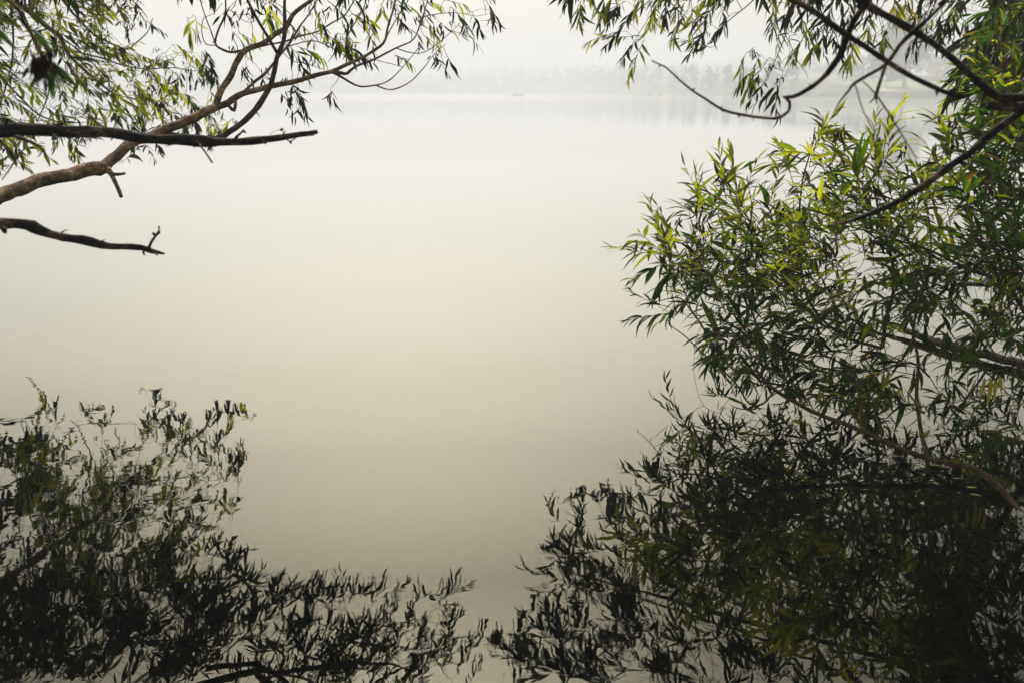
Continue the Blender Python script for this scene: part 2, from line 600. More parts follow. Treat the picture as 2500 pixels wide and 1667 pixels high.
def build_ground():
    xs = np.concatenate([np.linspace(-900, -60, 22), np.linspace(-50, -12, 20), np.linspace(-11, 11, 90), np.linspace(12, 50, 20),
                         np.linspace(56, 150, 30), np.linspace(165, 900, 18)])
    ys = np.concatenate([np.linspace(-55, -6, 8), np.linspace(-5, 16, 86), np.linspace(18, 60, 14), np.linspace(80, 220, 8),
                         np.linspace(226, 312, 44), np.linspace(322, 680, 44), np.linspace(700, 1090, 12)])
    X, Y = np.meshgrid(xs, ys)
    Z = ground_h(X, Y)
    near = (np.abs(X) < 20) & (Y < 20)
    Z = Z + np.where(near, 0.02 * np.sin(X * 5.1 + 1.3 * np.sin(Y * 3)) * np.cos(Y * 4.3), 0)
    V = np.stack([X.ravel(), Y.ravel(), Z.ravel()], 1)
    nx, ny = len(xs), len(ys)
    Fc = [(j * nx + i, j * nx + i + 1, (j + 1) * nx + i + 1, (j + 1) * nx + i) for j in range(ny - 1) for i in range(nx - 1)]

    def b(t, out):
        tc = N(t, 'TexCoord')
        vo = N(t, 'TexVoronoi', Scale=14.0)
        n1 = N(t, 'TexNoise', Scale=2.2, Detail=6.0)
        t.links.new(tc.outputs['Object'], vo.inputs['Vector'])
        t.links.new(tc.outputs['Object'], n1.inputs['Vector'])
        c = ramp(t, [(0.0, (0.035, 0.03, 0.022)), (0.5, (0.06, 0.052, 0.04)), (1.0, (0.13, 0.115, 0.09))], vo.outputs['Color'])
        c2 = ramp(t, [(0.35, (0.35, 0.35, 0.3)), (0.7, (1, 1, 1))], n1.outputs['Fac'])
        mx = N(t, 'Mix', data_type='RGBA', blend_type='MULTIPLY')
        mx.inputs[0].default_value = 1.0
        t.links.new(c.outputs[0], mx.inputs[6])
        t.links.new(c2.outputs[0], mx.inputs[7])
        # grass grows where the sheet rises above the water
        sx = N(t, 'SeparateXYZ')
        t.links.new(tc.outputs['Object'], sx.inputs[0])
        mr = N(t, 'MapRange')
        mr.inputs[1].default_value = 0.12; mr.inputs[2].default_value = 0.4
        t.links.new(sx.outputs['Z'], mr.inputs[0])
        gr = ramp(t, [(0.3, (0.03, 0.05, 0.015)), (0.7, (0.08, 0.10, 0.03))], n1.outputs['Fac'])
        m2 = N(t, 'Mix', data_type='RGBA')
        t.links.new(mr.outputs[0], m2.inputs[0])
        t.links.new(mx.outputs[2], m2.inputs[6])
        t.links.new(gr.outputs[0], m2.inputs[7])
        bp = N(t, 'Bump', Strength=0.6, Distance=0.03)
        t.links.new(vo.outputs['Distance'], bp.inputs['Height'])
        p_ = N(t, 'BsdfPrincipled', Roughness=0.95)
        t.links.new(m2.outputs[2], p_.inputs['Base Color'])
        t.links.new(bp.outputs[0], p_.inputs['Normal'])
        t.links.new(p_.outputs[0], out.inputs['Surface'])
    mb = MB(); mb.add(V, Fc)
    o = mb.build('ground', mat('lake_bed_and_bank', b))
    tag(o, 'pebbly lake bed rising into grassy banks', kind='structure')


build_ground()


def water_material():
    def b(t, out):
        tc = N(t, 'TexCoord')
        sx = N(t, 'SeparateXYZ')
        t.links.new(tc.outputs['Object'], sx.inputs[0])

        def noise(scale, sc, detail=1.5):
            mp = N(t, 'Mapping')
            mp.inputs['Scale'].default_value = sc
            t.links.new(tc.outputs['Object'], mp.inputs['Vector'])
            n_ = N(t, 'TexNoise', Scale=scale, Detail=detail, Roughness=0.5)
            t.links.new(mp.outputs[0], n_.inputs['Vector'])
            return n_.outputs['Fac']

        def mul(a, v):
            m_ = N(t, 'Math', operation='MULTIPLY')
            t.links.new(a, m_.inputs[0])
            if isinstance(v, float):
                m_.inputs[1].default_value = v
            else:
                t.links.new(v, m_.inputs[1])
            return m_.outputs[0]

        def add(a, c):
            m_ = N(t, 'Math', operation='ADD')
            t.links.new(a, m_.inputs[0]); t.links.new(c, m_.inputs[1])
            return m_.outputs[0]
        # ripples of three sizes; heights in metres
        patch = noise(0.7, (1, 1, 1), 2.0)
        pm = N(t, 'MapRange'); pm.inputs[1].default_value = 0.40; pm.inputs[2].default_value = 0.62
        pm.inputs[3].default_value = 0.15; pm.inputs[4].default_value = 1.9
        t.links.new(patch, pm.inputs[0])
        # more disturbed round the half-sunken stems on the right
        rx = N(t, 'MapRange'); rx.inputs[1].default_value = 1.6; rx.inputs[2].default_value = 2.8
        rx.inputs[3].default_value = 1.0; rx.inputs[4].default_value = 2.2
        t.links.new(sx.outputs['X'], rx.inputs[0])
        big = mul(noise(2.2, (1.0, 1.25, 1)), RIP[0])
        midr = mul(mul(noise(9.0, (1.0, 1.3, 1)), RIP[1]), pm.outputs[0])
        fine = mul(mul(mul(noise(26.0, (1.0, 1.2, 1)), RIP[2]), pm.outputs[0]), rx.outputs[0])
        fy = N(t, 'MapRange'); fy.inputs[1].default_value = 25.0; fy.inputs[2].default_value = 160.0
        fy.inputs[3].default_value = 0.12; fy.inputs[4].default_value = 1.0
        t.links.new(sx.outputs['Y'], fy.inputs[0])
        far = mul(mul(noise(0.5, (0.25, 1.5, 1), 3.0), RIP[3]), fy.outputs[0])      # a light breeze far out
        h = add(add(big, midr), add(fine, far))
        bp = N(t, 'Bump', Strength=1.0, Distance=1.0)
        t.links.new(h, bp.inputs['Height'])
        gl = N(t, 'BsdfGlossy', Roughness=0.0)
        t.links.new(bp.outputs[0], gl.inputs['Normal'])
        ry = N(t, 'MapRange'); ry.inputs[1].default_value = 30.0; ry.inputs[2].default_value = 170.0
        ry.inputs[3].default_value = 0.0; ry.inputs[4].default_value = 0.085
        t.links.new(sx.outputs['Y'], ry.inputs[0])
        t.links.new(ry.outputs[0], gl.inputs['Roughness'])                          # fine wind ripples on the open lake
        tr = N(t, 'BsdfTransparent')
        # how strongly the slightly filmy water mirrors at each grazing angle (sine of the angle -> colour)
        lwt = N(t, 'LayerWeight')
        lwt.inputs['Blend'].default_value = 0.5
        t.links.new(bp.outputs[0], lwt.inputs['Normal'])
        inv = N(t, 'Math', operation='SUBTRACT')
        inv.inputs[0].default_value = 1.0
        t.links.new(lwt.outputs['Facing'], inv.inputs[1])
        r_ = ramp(t, [(c_, rgb) for c_, rgb in zip(WKNOT, WREF)], inv.outputs[0])
        t.links.new(r_.outputs[0], gl.inputs['Color'])
        dk = N(t, 'Mix', data_type='RGBA', blend_type='SUBTRACT')
        dk.inputs[0].default_value = 1.0
        dk.inputs[6].default_value = (1, 1, 1, 1)
        t.links.new(r_.outputs[0], dk.inputs[7])
        dm = N(t, 'Mix', data_type='RGBA', blend_type='MULTIPLY')
        dm.inputs[0].default_value = 1.0
        t.links.new(dk.outputs[2], dm.inputs[6])
        dm.inputs[7].default_value = (0.02, 0.075, 0.09, 1)
        t.links.new(dm.outputs[2], tr.inputs['Color'])
        mx = N(t, 'AddShader')
        t.links.new(gl.outputs[0], mx.inputs[0])
        t.links.new(tr.outputs[0], mx.inputs[1])
        t.links.new(mx.outputs[0], out.inputs['Surface'])
    return mat('lake_water', b)


RIP = (0.0009, 0.00019, 0.00003, 0.0170)
WKNOT = (0.0, 0.073, 0.136, 0.193, 0.27, 0.345, 0.413, 0.459, 1.0)
WREF = [(1, 1, 1), (.95, .935, .925), (.665, .67, .64), (.505, .503, .465), (.33, .322, .283), (.19, .186, .161), (.114, .111, .092), (.066, .064, .052), (.02, .02, .02)]
mb = MB()
mb.add([(-900, -20, 0), (900, -20, 0), (900, 1080, 0), (-900, 1080, 0)], [(0, 1, 2, 3)])
tag(mb.build('water', water_material(), smooth=False), 'calm pale lake surface mirroring sky and willows', kind='structure')

# ---- haze: one closed box round the whole scene
hz = MB(); hz.box((-940, -70, -6), (940, 1130, 40))


def hb(t, out):
    v = N(t, 'VolumePrincipled')
    v.inputs['Color'].default_value = (*HAZE_COLOR, 1)
    v.inputs['Density'].default_value = HAZE_DENSITY
    v.inputs['Anisotropy'].default_value = HAZE_ANISO
    t.links.new(v.outputs[0], out.inputs['Volume'])


ho = hz.build('haze', mat('haze_air', hb), smooth=False)
tag(ho, 'pale morning haze over the lake', kind='stuff')

# ---- far shore
M_FAR = leaf_mat('far_foliage', [(0, (0.012, 0.03, 0.02)), (1, (0.04, 0.07, 0.035))], [(0, (0.02, 0.05, 0.02)), (1, (0.06, 0.10, 0.03))], tmix=0.25, rough=0.8)
M_FARBARK = simple_mat('far_bark', (0.03, 0.022, 0.016), (0.06, 0.045, 0.035))


def crown_cards(mb, c, rx, ry, rz, n, size, conic=False):
    """n small ragged leaf clumps through an uneven crown volume."""
    lobes = [(rng.normal(0, 0.42, 3), rng.uniform(0.35, 0.6)) for _ in range(9)]
    V, Fc = [], []
    k = 0
    while k < n:
        if conic:
            t_ = rng.random() ** 0.7
            a = rng.uniform(0, 6.28); r_ = (1 - t_ * 0.0) * t_ * (0.75 + 0.25 * math.sin(t_ * 22)) * rng.random() ** 0.4
            p = np.array([math.cos(a) * r_, math.sin(a) * r_, 1 - 2 * t_])
        else:
            lc, lr = lobes[rng.integers(len(lobes))]
            q = nrm(rng.normal(0, 1, 3)) * lr * rng.random() ** 0.35
            p = lc + q
        if np.linalg.norm(p[:2]) > 1.1 or abs(p[2]) > 1.1: continue
        pos = np.asarray(c) + p * np.array([rx, ry, rz])
        a = nrm(rng.normal(0, 1, 3)); b_ = nrm(np.cross(a, rng.normal(0, 1, 3)))
        s = size * rng.uniform(0.5, 1.3)
        m = 5
        pts = []
        for i in range(m):
            an = 2 * math.pi * i / m
            pts.append(pos + (a * math.cos(an) + b_ * math.sin(an)) * s * rng.uniform(0.45, 1.1))
        V.extend(pts)
        Fc.append(tuple(range(k * m, k * m + m)))
        k += 1
    mb.add(V, Fc)


def far_tree(px, top, wpx, Y, label, conic=False, n=650):
    p = P(px, 221, Y)
    x = p[0]
    gz = float(ground_h(np.array(x), np.array(float(Y))))
    zt = P(px, top, Y)[2]
    h = zt - gz
    wd = wpx / F * Y / 2
    root = empty('pine_tree' if conic else 'tree', (x, Y, gz))
    tag(root, label, 'tree', 'hazy trees on the far right shore')
    tb = MB()
    pts = [(x, Y, gz - 0.3), (x + 0.1, Y, gz + h * 0.3), (x - 0.1, Y, gz + h * 0.75)]
    a, r = smooth_path(pts, [h * 0.022, h * 0.016, h * 0.006], 0.8)
    tb.tube(a, r, 7)
    for _ in range(7):
        z0 = gz + h * rng.uniform(0.2, 0.6); an = rng.uniform(0, 6.28)
        e = np.array([x + math.cos(an) * wd * 0.6, Y + math.sin(an) * wd * 0.6, z0 + h * 0.18])
        tb.tube(np.array([[x, Y, z0], (np.array([x, Y, z0]) + e) / 2 + [0, 0, 0.2], e]), [h * 0.008, h * 0.005, h * 0.002], 5)
    tb.build('trunk', M_FARBARK, root, (x, Y, gz))
    cb = MB()
    crown_cards(cb, (x, Y, gz + h * (0.54 if conic else 0.57)), wd, wd * 0.9, h * (0.46 if conic else 0.43), n, 0.05 * h * (0.8 if conic else 1), conic)
    cb.build('crown', M_FAR, root, (x, Y, gz), smooth=False)


far_tree(2205, 10, 105, 249, 'tallest hazy tree of the far right shore, its peak rising behind the yellow sprig', n=1100)
far_tree(2150, 100, 95, 256, 'rounded hazy tree just left of the tallest tree on the far right shore')
far_tree(2100, 140, 90, 266, 'low pale green hazy tree above the left end of the far lawn')
far_tree(2265, 105, 110, 314, 'hazy tree standing behind the left end of the tan lodge')
far_tree(2325, 118, 100, 324, 'hazy tree rising over the middle of the tan lodge')
far_tree(2385, 105, 120, 331, 'hazy tree rising over the right end of the tan lodge')
far_tree(2455, 85, 130, 300, 'hazy tree half hidden by willow leaves right of the tan lodge')
far_tree(2535, 80, 140, 288, 'hazy tree at the right edge beyond the willow leaves')
far_tree(2050, 150, 95, 342, 'faint tree above the right end of the low jetty')
far_tree(1995, 155, 105, 372, 'faint tree above the middle of the low jetty')
far_tree(1935, 142, 115, 414, 'fainter tree above the left end of the low jetty')
far_tree(1865, 150, 115, 462, 'very faint tree left of the low jetty, near the hanging willow twig')

wood = MB()


def crest(px):
    return np.interp(px, [-700, 0, 200, 420, 600, 900, 1000, 1150, 1250, 1400, 1550, 1700, 1850, 2000, 2300, 3200],
                     [150, 148, 150, 158, 163, 168, 176, 172, 163, 160, 156, 150, 143, 140, 130, 120])


def wood_row(Y, x0, x1, step, dz, n, conf=0.15):
    px = x0
    while px < x1:
        x = P(px, 221, Y)[0]
        if Y > float(far_edge(np.array(x))) + 3:
            gz = float(ground_h(np.array(x), np.array(float(Y))))
            top = crest(px) + dz + rng.normal(0, 2.5)
            cn = rng.random() < conf or (440 < px < 570 and dz < 5)
            if 440 < px < 570 and dz < 5: top -= 22 * rng.random()
            zt = P(px, top, Y)[2]
            h = max(4, zt - gz)
            wd = step / F * Y * rng.uniform(0.7, 1.1)
            crown_cards(wood, (x, Y + rng.uniform(-8, 8), gz + h * 0.52), wd * (0.6 if cn else 1), wd, h * 0.5, n, 0.9, cn)
        px += step * rng.uniform(0.7, 1.2)


wood_row(645, -400, 2100, 30, 26, 120)
wood_row(672, -500, 2400, 34, 8, 130)
wood_row(735, -600, 2700, 42, -2, 130)
for x in np.arange(36.0, 80.0, 1.35):
    Y = float(far_edge(np.array(x))) + rng.uniform(8, 30)
    px = proj((x, Y, 1.5))[0]
    zt = P(px, crest(px) + 8 + rng.normal(0, 3) + max(0, (px - 1650) * 0.06), Y)[2]
    gz = float(ground_h(np.array(x), np.array(Y)))
    h = max(3.0, zt - gz)
    crown_cards(wood, (x, Y, gz + h * 0.5), 2.6, 5.0, h * 0.52, 130, 0.6)
tag(wood.build('far_wood', M_FAR, smooth=False), 'hazy wooded hillside all along the far shore', 'wood', kind='stuff')

# ---- right shore: seawall, lawn, path, lodge, jetty
M_STONE = simple_mat('sea_stone', (0.16, 0.16, 0.14), (0.26, 0.25, 0.22), 1.5, bump=0.5)
sw = MB()
xs = np.arange(80, 225, 3.0)
for a_, b_ in zip(xs[:-1], xs[1:]):
    ya, yb = float(far_edge(np.array(a_))) - 0.6, float(far_edge(np.array(b_))) - 0.6
    V = [(a_, ya, -1.5), (b_, yb, -1.5), (b_, yb, 1.15), (a_, ya, 1.15), (a_, ya + 0.7, -1.5), (b_, yb + 0.7, -1.5), (b_, yb + 0.7, 1.15), (a_, ya + 0.7, 1.15)]
    sw.add(V, [(0, 1, 2, 3), (4, 7, 6, 5), (3, 2, 6, 7)])
tag(sw.build('sea_wall', M_STONE, smooth=False), 'low grey sea wall below the far lawn', 'wall')


def grid_sheet(x0, x1, y0, y1, nx, ny, dz):
    X, Y = np.meshgrid(np.linspace(x0, x1, nx), np.linspace(y0, y1, ny))
    Z = ground_h(X, Y) + dz
    return np.stack([X.ravel(), Y.ravel(), Z.ravel()], 1), [(j * nx + i, j * nx + i + 1, (j + 1) * nx + i + 1, (j + 1) * nx + i) for j in range(ny - 1) for i in range(nx - 1)]


lw = MB(); lw.add(*grid_sheet(85, 215, 231.2, 283, 60, 24, 0.06))
tag(lw.build('lawn', simple_mat('lawn_grass', (0.10, 0.17, 0.02), (0.20, 0.27, 0.04), 0.4)), kind='structure')
pb = MB(); pb.add(*grid_sheet(85, 96, 239, 243, 12, 4, 0.10))
tag(pb.build('path', simple_mat('path_gravel', (0.55, 0.5, 0.42), (0.65, 0.6, 0.5), 2)), kind='structure')

M_TAN = simple_mat('tan_stucco', (0.36, 0.22, 0.14), (0.46, 0.30, 0.2), 0.6)
M_DARKGLASS = simple_mat('dark_pane', (0.05, 0.06, 0.07), (0.08, 0.09, 0.1), 0.6, rough=0.2)
M_TRIM = simple_mat('pale_trim', (0.6, 0.58, 0.54), (0.7, 0.68, 0.64), 1)
YB = 284.0
bx0, bx1 = P(2272, 200, YB)[0], P(2412, 200, YB)[0]
gzb = float(ground_h(np.array((bx0 + bx1) / 2), np.array(YB))) - 0.1
lodge = empty('lodge', ((bx0 + bx1) / 2, YB, gzb))
tag(lodge, 'tan two-tier lodge on the far lawn under hazy trees', 'building')
LO = ((bx0 + bx1) / 2, YB, gzb)
z1, z2 = P(2300, 187, YB)[2], P(2300, 171, YB)[2]
m1 = MB(); m1.box((bx0, YB, gzb), (bx1, YB + 8, z1)); m1.box((bx0 + 1.9, YB + 1.5, z1 - 0.05), (bx1 - 0.4, YB + 7, z2)); m1.build('wall', M_TAN, lodge, LO, False)
m1 = MB(); m1.box((bx0 - 0.3, YB - 0.3, z1 - 0.02), (bx1 + 0.3, YB + 8.3, z1 + 0.18)); m1.box((bx0 + 1.6, YB + 1.2, z2), (bx1 - 0.1, YB + 7.3, z2 + 0.2))
rf = m1.build('roof', M_TRIM, lodge, LO, False)
m1 = MB(); m1.box((bx0 + 4.0, YB + 3, z2 + 0.18), (bx0 + 4.7, YB + 3.7, z2 + 1.0)); m1.build('chimney', M_TRIM, rf, LO, False)
for k in range(5):
    xa = bx0 + 1.0 + k * 2.5
    if k == 2:
        m1 = MB(); m1.box((xa, YB - 0.06, gzb), (xa + 1.1, YB + 0.02, gzb + 2.0)); m1.build('door', M_DARKGLASS, lodge, LO, False)
        continue
    m1 = MB()
    m1.box((xa - 0.08, YB - 0.09, gzb + 0.7), (xa + 1.28, YB - 0.01, gzb + 0.8)); m1.box((xa - 0.08, YB - 0.09, gzb + 1.8), (xa + 1.28, YB - 0.01, gzb + 1.9))
    m1.box((xa - 0.08, YB - 0.09, gzb + 0.8), (xa, YB - 0.01, gzb + 1.8)); m1.box((xa + 1.2, YB - 0.09, gzb + 0.8), (xa + 1.28, YB - 0.01, gzb + 1.8))
    wf = m1.build('window', M_TRIM, lodge, LO, False)
    m1 = MB(); m1.box((xa, YB - 0.05, gzb + 0.8), (xa + 1.2, YB - 0.02, gzb + 1.8)); m1.build('pane', M_DARKGLASS, wf, LO, False)

YJ = 262.0
ja, jb = P(1800, 236, YJ)[0], P(2040, 236, YJ)[0]
jr = empty('jetty', ((ja + jb) / 2, YJ, 0)); tag(jr, 'long low dark jetty lying flat on the hazy water', 'jetty')
JO = ((ja + jb) / 2, YJ, 0)
m1 = MB(); m1.box((ja, YJ, 0.16), (jb, YJ + 1.5, 0.34)); m1.build('deck', simple_mat('jetty_wood', (0.03, 0.03, 0.026), (0.06, 0.055, 0.05)), jr, JO, False)
for k in range(12):
    xx = ja + 0.3 + (jb - ja - 0.6) * k / 11
    m1 = MB(); m1.tube(np.array([[xx, YJ + 0.7, -2.5], [xx, YJ + 0.7, 0.155]]), [0.12, 0.11], 8); m1.build('post', M_FARBARK, jr, JO)


# ---- people and boats far out
def person(x, y, z, label, shirt, legs, pose='stand', group=None):
    me = bpy.data.meshes.new('person')
    if pose == 'stand':
        V = [(0, 0, .93), (0, 0, 1.15), (0, 0, 1.40), (0, 0, 1.52), (0, -.01, 1.63), (0, -.01, 1.72),
             (.19, 0, 1.38), (.24, 0, 1.10), (.22, -.08, .86), (-.19, 0, 1.38), (-.24, .02, 1.10), (-.20, -.06, .86),
             (.10, 0, .88), (.12, -.03, .48), (.13, 0, .08), (.13, -.14, .04), (-.10, 0, .88), (-.13, .02, .48), (-.14, .06, .08), (-.14, -.08, .04)]
        E = [(0, 1), (1, 2), (2, 3), (3, 4), (4, 5), (2, 6), (6, 7), (7, 8), (2, 9), (9, 10), (10, 11), (0, 12), (12, 13), (13, 14), (14, 15), (0, 16), (16, 17), (17, 18), (18, 19)]
        R = [.15, .14, .15, .055, .095, .07, .06, .045, .032, .06, .045, .032, .09, .06, .042, .035, .09, .06, .042, .035]
        split = .92
    else:
        V = [(0, 0, .12), (0, -.02, .35), (0, -.04, .58), (0, -.05, .70), (0, -.07, .82), (0, -.07, .90),
             (.19, -.04, .56), (.25, -.2, .36), (.20, -.42, .36), (-.19, -.04, .56), (-.25, -.2, .36), (-.20, -.42, .36),
             (.1, -.1, .12), (.12, -.45, .28), (.12, -.75, .08), (-.1, -.1, .12), (-.12, -.45, .28), (-.12, -.75, .08)]
        E = [(0, 1), (1, 2), (2, 3), (3, 4), (4, 5), (2, 6), (6, 7), (7, 8), (2, 9), (9, 10), (10, 11), (0, 12), (12, 13), (13, 14), (0, 15), (15, 16), (16, 17)]
        R = [.15, .14, .15, .055, .095, .07, .06, .045, .032, .06, .045, .032, .09, .065, .05, .09, .065, .05]
        split = .2
    me.from_pydata(V, E, [])
    o = bpy.data.objects.new('person', me)
    SC.collection.objects.link(o)
    md = o.modifiers.new('skin', 'SKIN')
    for i, s in enumerate(me.skin_vertices[0].data):
        s.radius = (R[i], R[i] * 0.8)
        s.use_root = i == 0
    sb = o.modifiers.new('sub', 'SUBSURF'); sb.levels = 1; sb.render_levels = 1
    o.location = (x, y, z)

    def b(t, out):
        tc = N(t, 'TexCoord'); sx = N(t, 'SeparateXYZ')
        t.links.new(tc.outputs['Object'], sx.inputs[0])
        top = 1.5 if pose == 'stand' else .66
        dv = N(t, 'Math', operation='DIVIDE'); dv.inputs[1].default_value = 2.0
        t.links.new(sx.outputs['Z'], dv.inputs[0])
        r = ramp(t, [(0, legs), (split / 2, shirt), (top / 2, (0.45, 0.28, 0.2)), ((top + .16) / 2, (0.06, 0.04, 0.03))], dv.outputs[0], 'CONSTANT')
        p_ = N(t, 'BsdfPrincipled', Roughness=0.8)
        t.links.new(r.outputs[0], p_.inputs['Base Color'])
        t.links.new(p_.outputs[0], out.inputs['Surface'])
    me.materials.append(mat('clothed_figure', b))
    tag(o, label, 'person', group)


for px, Y, lab, sh, lg in ((2163, 243, 'person in an orange-red top standing at the left of the far lawn', (0.75, 0.16, 0.06), (0.08, 0.08, 0.10)),
                           (2212, 252, 'person in pale grey standing on the far lawn left of the lodge', (0.6, 0.6, 0.62), (0.3, 0.3, 0.3)),
                           (2247, 254, 'person in white standing on the far lawn just left of the lodge', (0.85, 0.82, 0.8), (0.7, 0.6, 0.58))):
    x = P(px, 221, Y)[0]
    person(x, Y, float(ground_h(np.array(x), np.array(float(Y)))) + 0.07, lab, sh, lg, group='people on the far lawn')


def boat(px, row, label, rz):
    zc = P(px, row, 10.0)
    Y = 10.0 * CAM_H / (CAM_H - zc[2])
    x = P(px, row, Y)[0]
    root = empty('rowing_boat', (x, Y, 0)); root.rotation_euler = (0, 0, rz)
    tag(root, label, 'boat', 'faint boats out on the hazy lake')
    mb_ = MB(); n = 13
    V, Fc = [], []
    for i in range(n):
        t_ = i / (n - 1) * 2 - 1
        wd = 0.55 * (1 - abs(t_) ** 2.6); xx = t_ * 1.7; sh = 0.38 + 0.16 * t_ * t_; kz = -0.12 + 0.16 * t_ ** 4
        V += [(xx, -wd, sh), (xx, -wd * .75, kz + .1), (xx, 0, kz), (xx, wd * .75, kz + .1), (xx, wd, sh),
              (xx, wd * .93, sh), (xx, wd * .68, kz + .14), (xx, 0, kz + .05), (xx, -wd * .68, kz + .14), (xx, -wd * .93, sh)]
    for i in range(n - 1):
        for k in range(10):
            a, b_ = i * 10 + k, i * 10 + (k + 1) % 10
            Fc.append((a, b_, b_ + 10, a + 10))
    mb_.add(V, Fc); mb_.build('hull', simple_mat('hull_paint', (0.55, 0.56, 0.56), (0.62, 0.63, 0.63)), root)
    for xx in (-0.7, 0.5):
        s = MB(); s.box((xx, -0.42, 0.22), (xx + 0.22, 0.42, 0.25)); s.build('seat', M_TRIM, root, smooth=False)
    return x, Y


bx, by = boat(1264, 234.0, 'faint rowing boat with a seated figure near the middle of the far water', 0.15)
person(bx - 0.6, by - 0.1, 0.2, 'person sitting in the faint boat near the middle of the far water', (0.35, 0.38, 0.4), (0.2, 0.2, 0.22), 'sit')
boat(1587, 234.5, 'very faint empty boat, left one of the pair by the dark curved limb tip', 1.2)
boat(1612, 234.0, 'very faint empty boat, right one of the pair by the dark curved limb tip', 1.0)


# ================================================================== THE WILLOWS
def in_poly(x, y, poly):
    poly = np.asarray(poly, float)
    n = len(poly); c = False; j = n - 1
    for i in range(n):
        xi, yi = poly[i]; xj, yj = poly[j]
        if (yi > y) != (yj > y) and x < (xj - xi) * (y - yi) / (yj - yi) + xi:
            c = not c
        j = i
    return c


def sample(poly, n, mind):
    """n spread-out random points in a polygon."""
    poly = np.asarray(poly, float)
    lo, hi = poly.min(0), poly.max(0)
    out = []
    tries = 0
    while len(out) < n and tries < n * 60:
        tries += 1
        q = lo + rng.random(2) * (hi - lo)
        if not in_poly(q[0], q[1], poly): continue
        if out and np.min(np.sum((np.array(out) - q) ** 2, 1)) < mind * mind: continue
        out.append(q)
    return out


def path3(pts, Ys):
    """pixel polyline + distances -> world points; Ys is one value per point or (start, end)."""
    if len(Ys) == 2 and len(pts) != 2:
        s = np.concatenate([[0], np.cumsum([math.dist(pts[i], pts[i + 1]) for i in range(len(pts) - 1)])])
        Ys = Ys[0] + (Ys[1] - Ys[0]) * s / s[-1]
    return np.array([P(p[0], p[1], y) for p, y in zip(pts, Ys)])


def radii(pts3, rpx):
    rp = np.interp(np.linspace(0, 1, len(pts3)), np.linspace(0, 1, len(rpx)), rpx)
    return [rw(r_, p) for r_, p in zip(rp, pts3)]


def limb(tree, pts, Ys, rpx, bark, **kw):
    p3 = path3(pts, Ys)
    return tree.bough(p3, radii(p3, rpx), bark, **kw)


# ---------------------------------------------------------------- 1. left willow: brown boughs reaching in
LB = (-4.3, 3.5, 0.3)
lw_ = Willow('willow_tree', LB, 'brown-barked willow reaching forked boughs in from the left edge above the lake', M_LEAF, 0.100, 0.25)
lw_.trunk([(-4.3, 3.5, 0.1), (-4.2, 3.5, 0.8), (-4.1, 3.6, 1.5), (-4.25, 4.1, 2.4), (-4.2, 4.6, 3.6)], [0.20, 0.16, 0.13, 0.10, 0.06], M_BARK)
b1 = [(-330, 500), (-150, 500), (0, 473), (60, 454), (120, 437), (179, 425), (239, 415), (259, 405), (278, 385), (305, 360), (339, 345), (379, 331), (430, 307), (478, 287), (526, 263)]
p3 = path3(b1, (2.95, 4.6)); p3, n_ = run_in(p3, (-4.12, 3.45, 0.95))
B = lw_.bough(p3, [0.036] * n_ + radii(p3[n_:], [22, 20, 18, 17, 16, 16, 17, 14, 13, 12, 12, 12, 11, 11, 10.5]), M_BARK, label='thick brown bough', sides=14, rough=0.05)
BA = limb(lw_, [(526, 263), (533, 248), (545, 214), (563, 184), (575, 157), (588, 134), (606, 121), (643, 107), (670, 86), (691, 75), (704, 59), (713, 39), (732, 21), (759, 2), (790, -30), (840, -90), (900, -150)],
          (4.6, 5.3), [9, 8, 7.5, 7, 6.5, 6, 5, 3.5, 2], M_BARK, sides=10)
BB = limb(lw_, [(522, 266), (556, 253), (581, 237), (607, 225), (652, 213), (688, 205), (724, 198), (768, 186), (809, 177), (841, 161), (881, 142), (935, 107), (946, 67), (962, 16), (970, -40), (985, -100)],
          (4.6, 5.35), [9, 8, 7, 6.5, 6, 5, 4, 3, 2.2, 1.5], M_BARK, sides=10)
B2 = limb(lw_, [(395, 327), (470, 336), (530, 340), (561, 322), (592, 302), (622, 272), (641, 243), (657, 218), (666, 187), (674, 157), (680, 130), (691, 105), (695, 71), (694, 36), (695, 0), (697, -60), (705, -130)],
          (4.45, 4.5), [8, 7.5, 7, 7, 6.5, 6, 5.5, 4.5, 3.5, 2.5], M_BARK_GREY, sides=10)
limb(lw_, [(678, 132), (657, 95), (634, 59), (616, 25), (604, 0), (590, -50)], (4.48, 4.4), [4, 3.5, 2.5], M_BARK_GREY, onto=B2)
B3 = limb(lw_, [(592, 231), (616, 206), (643, 184), (666, 157), (688, 129), (709, 104), (734, 62), (752, 38), (775, 0), (800, -50)], (4.68, 5.2), [4, 3.5, 3, 2, 1.2], M_BARK, onto=BB)
limb(lw_, [(556, 256), (563, 264), (572, 271), (574, 258), (575, 246)], (4.62, 4.62), [4, 4.5, 3.5], M_BARK, onto=BB, nodes=False)
limb(lw_, [(262, 412), (275, 430), (287, 454), (297, 481)], (3.95, 3.9), [8, 5, 5], M_BARK_DARK, onto=B, nodes=False)
limb(lw_, [(262, 418), (279, 425), (292, 425), (305, 424)], (3.95, 3.9), [6, 4, 3], M_BARK, onto=B, nodes=False)
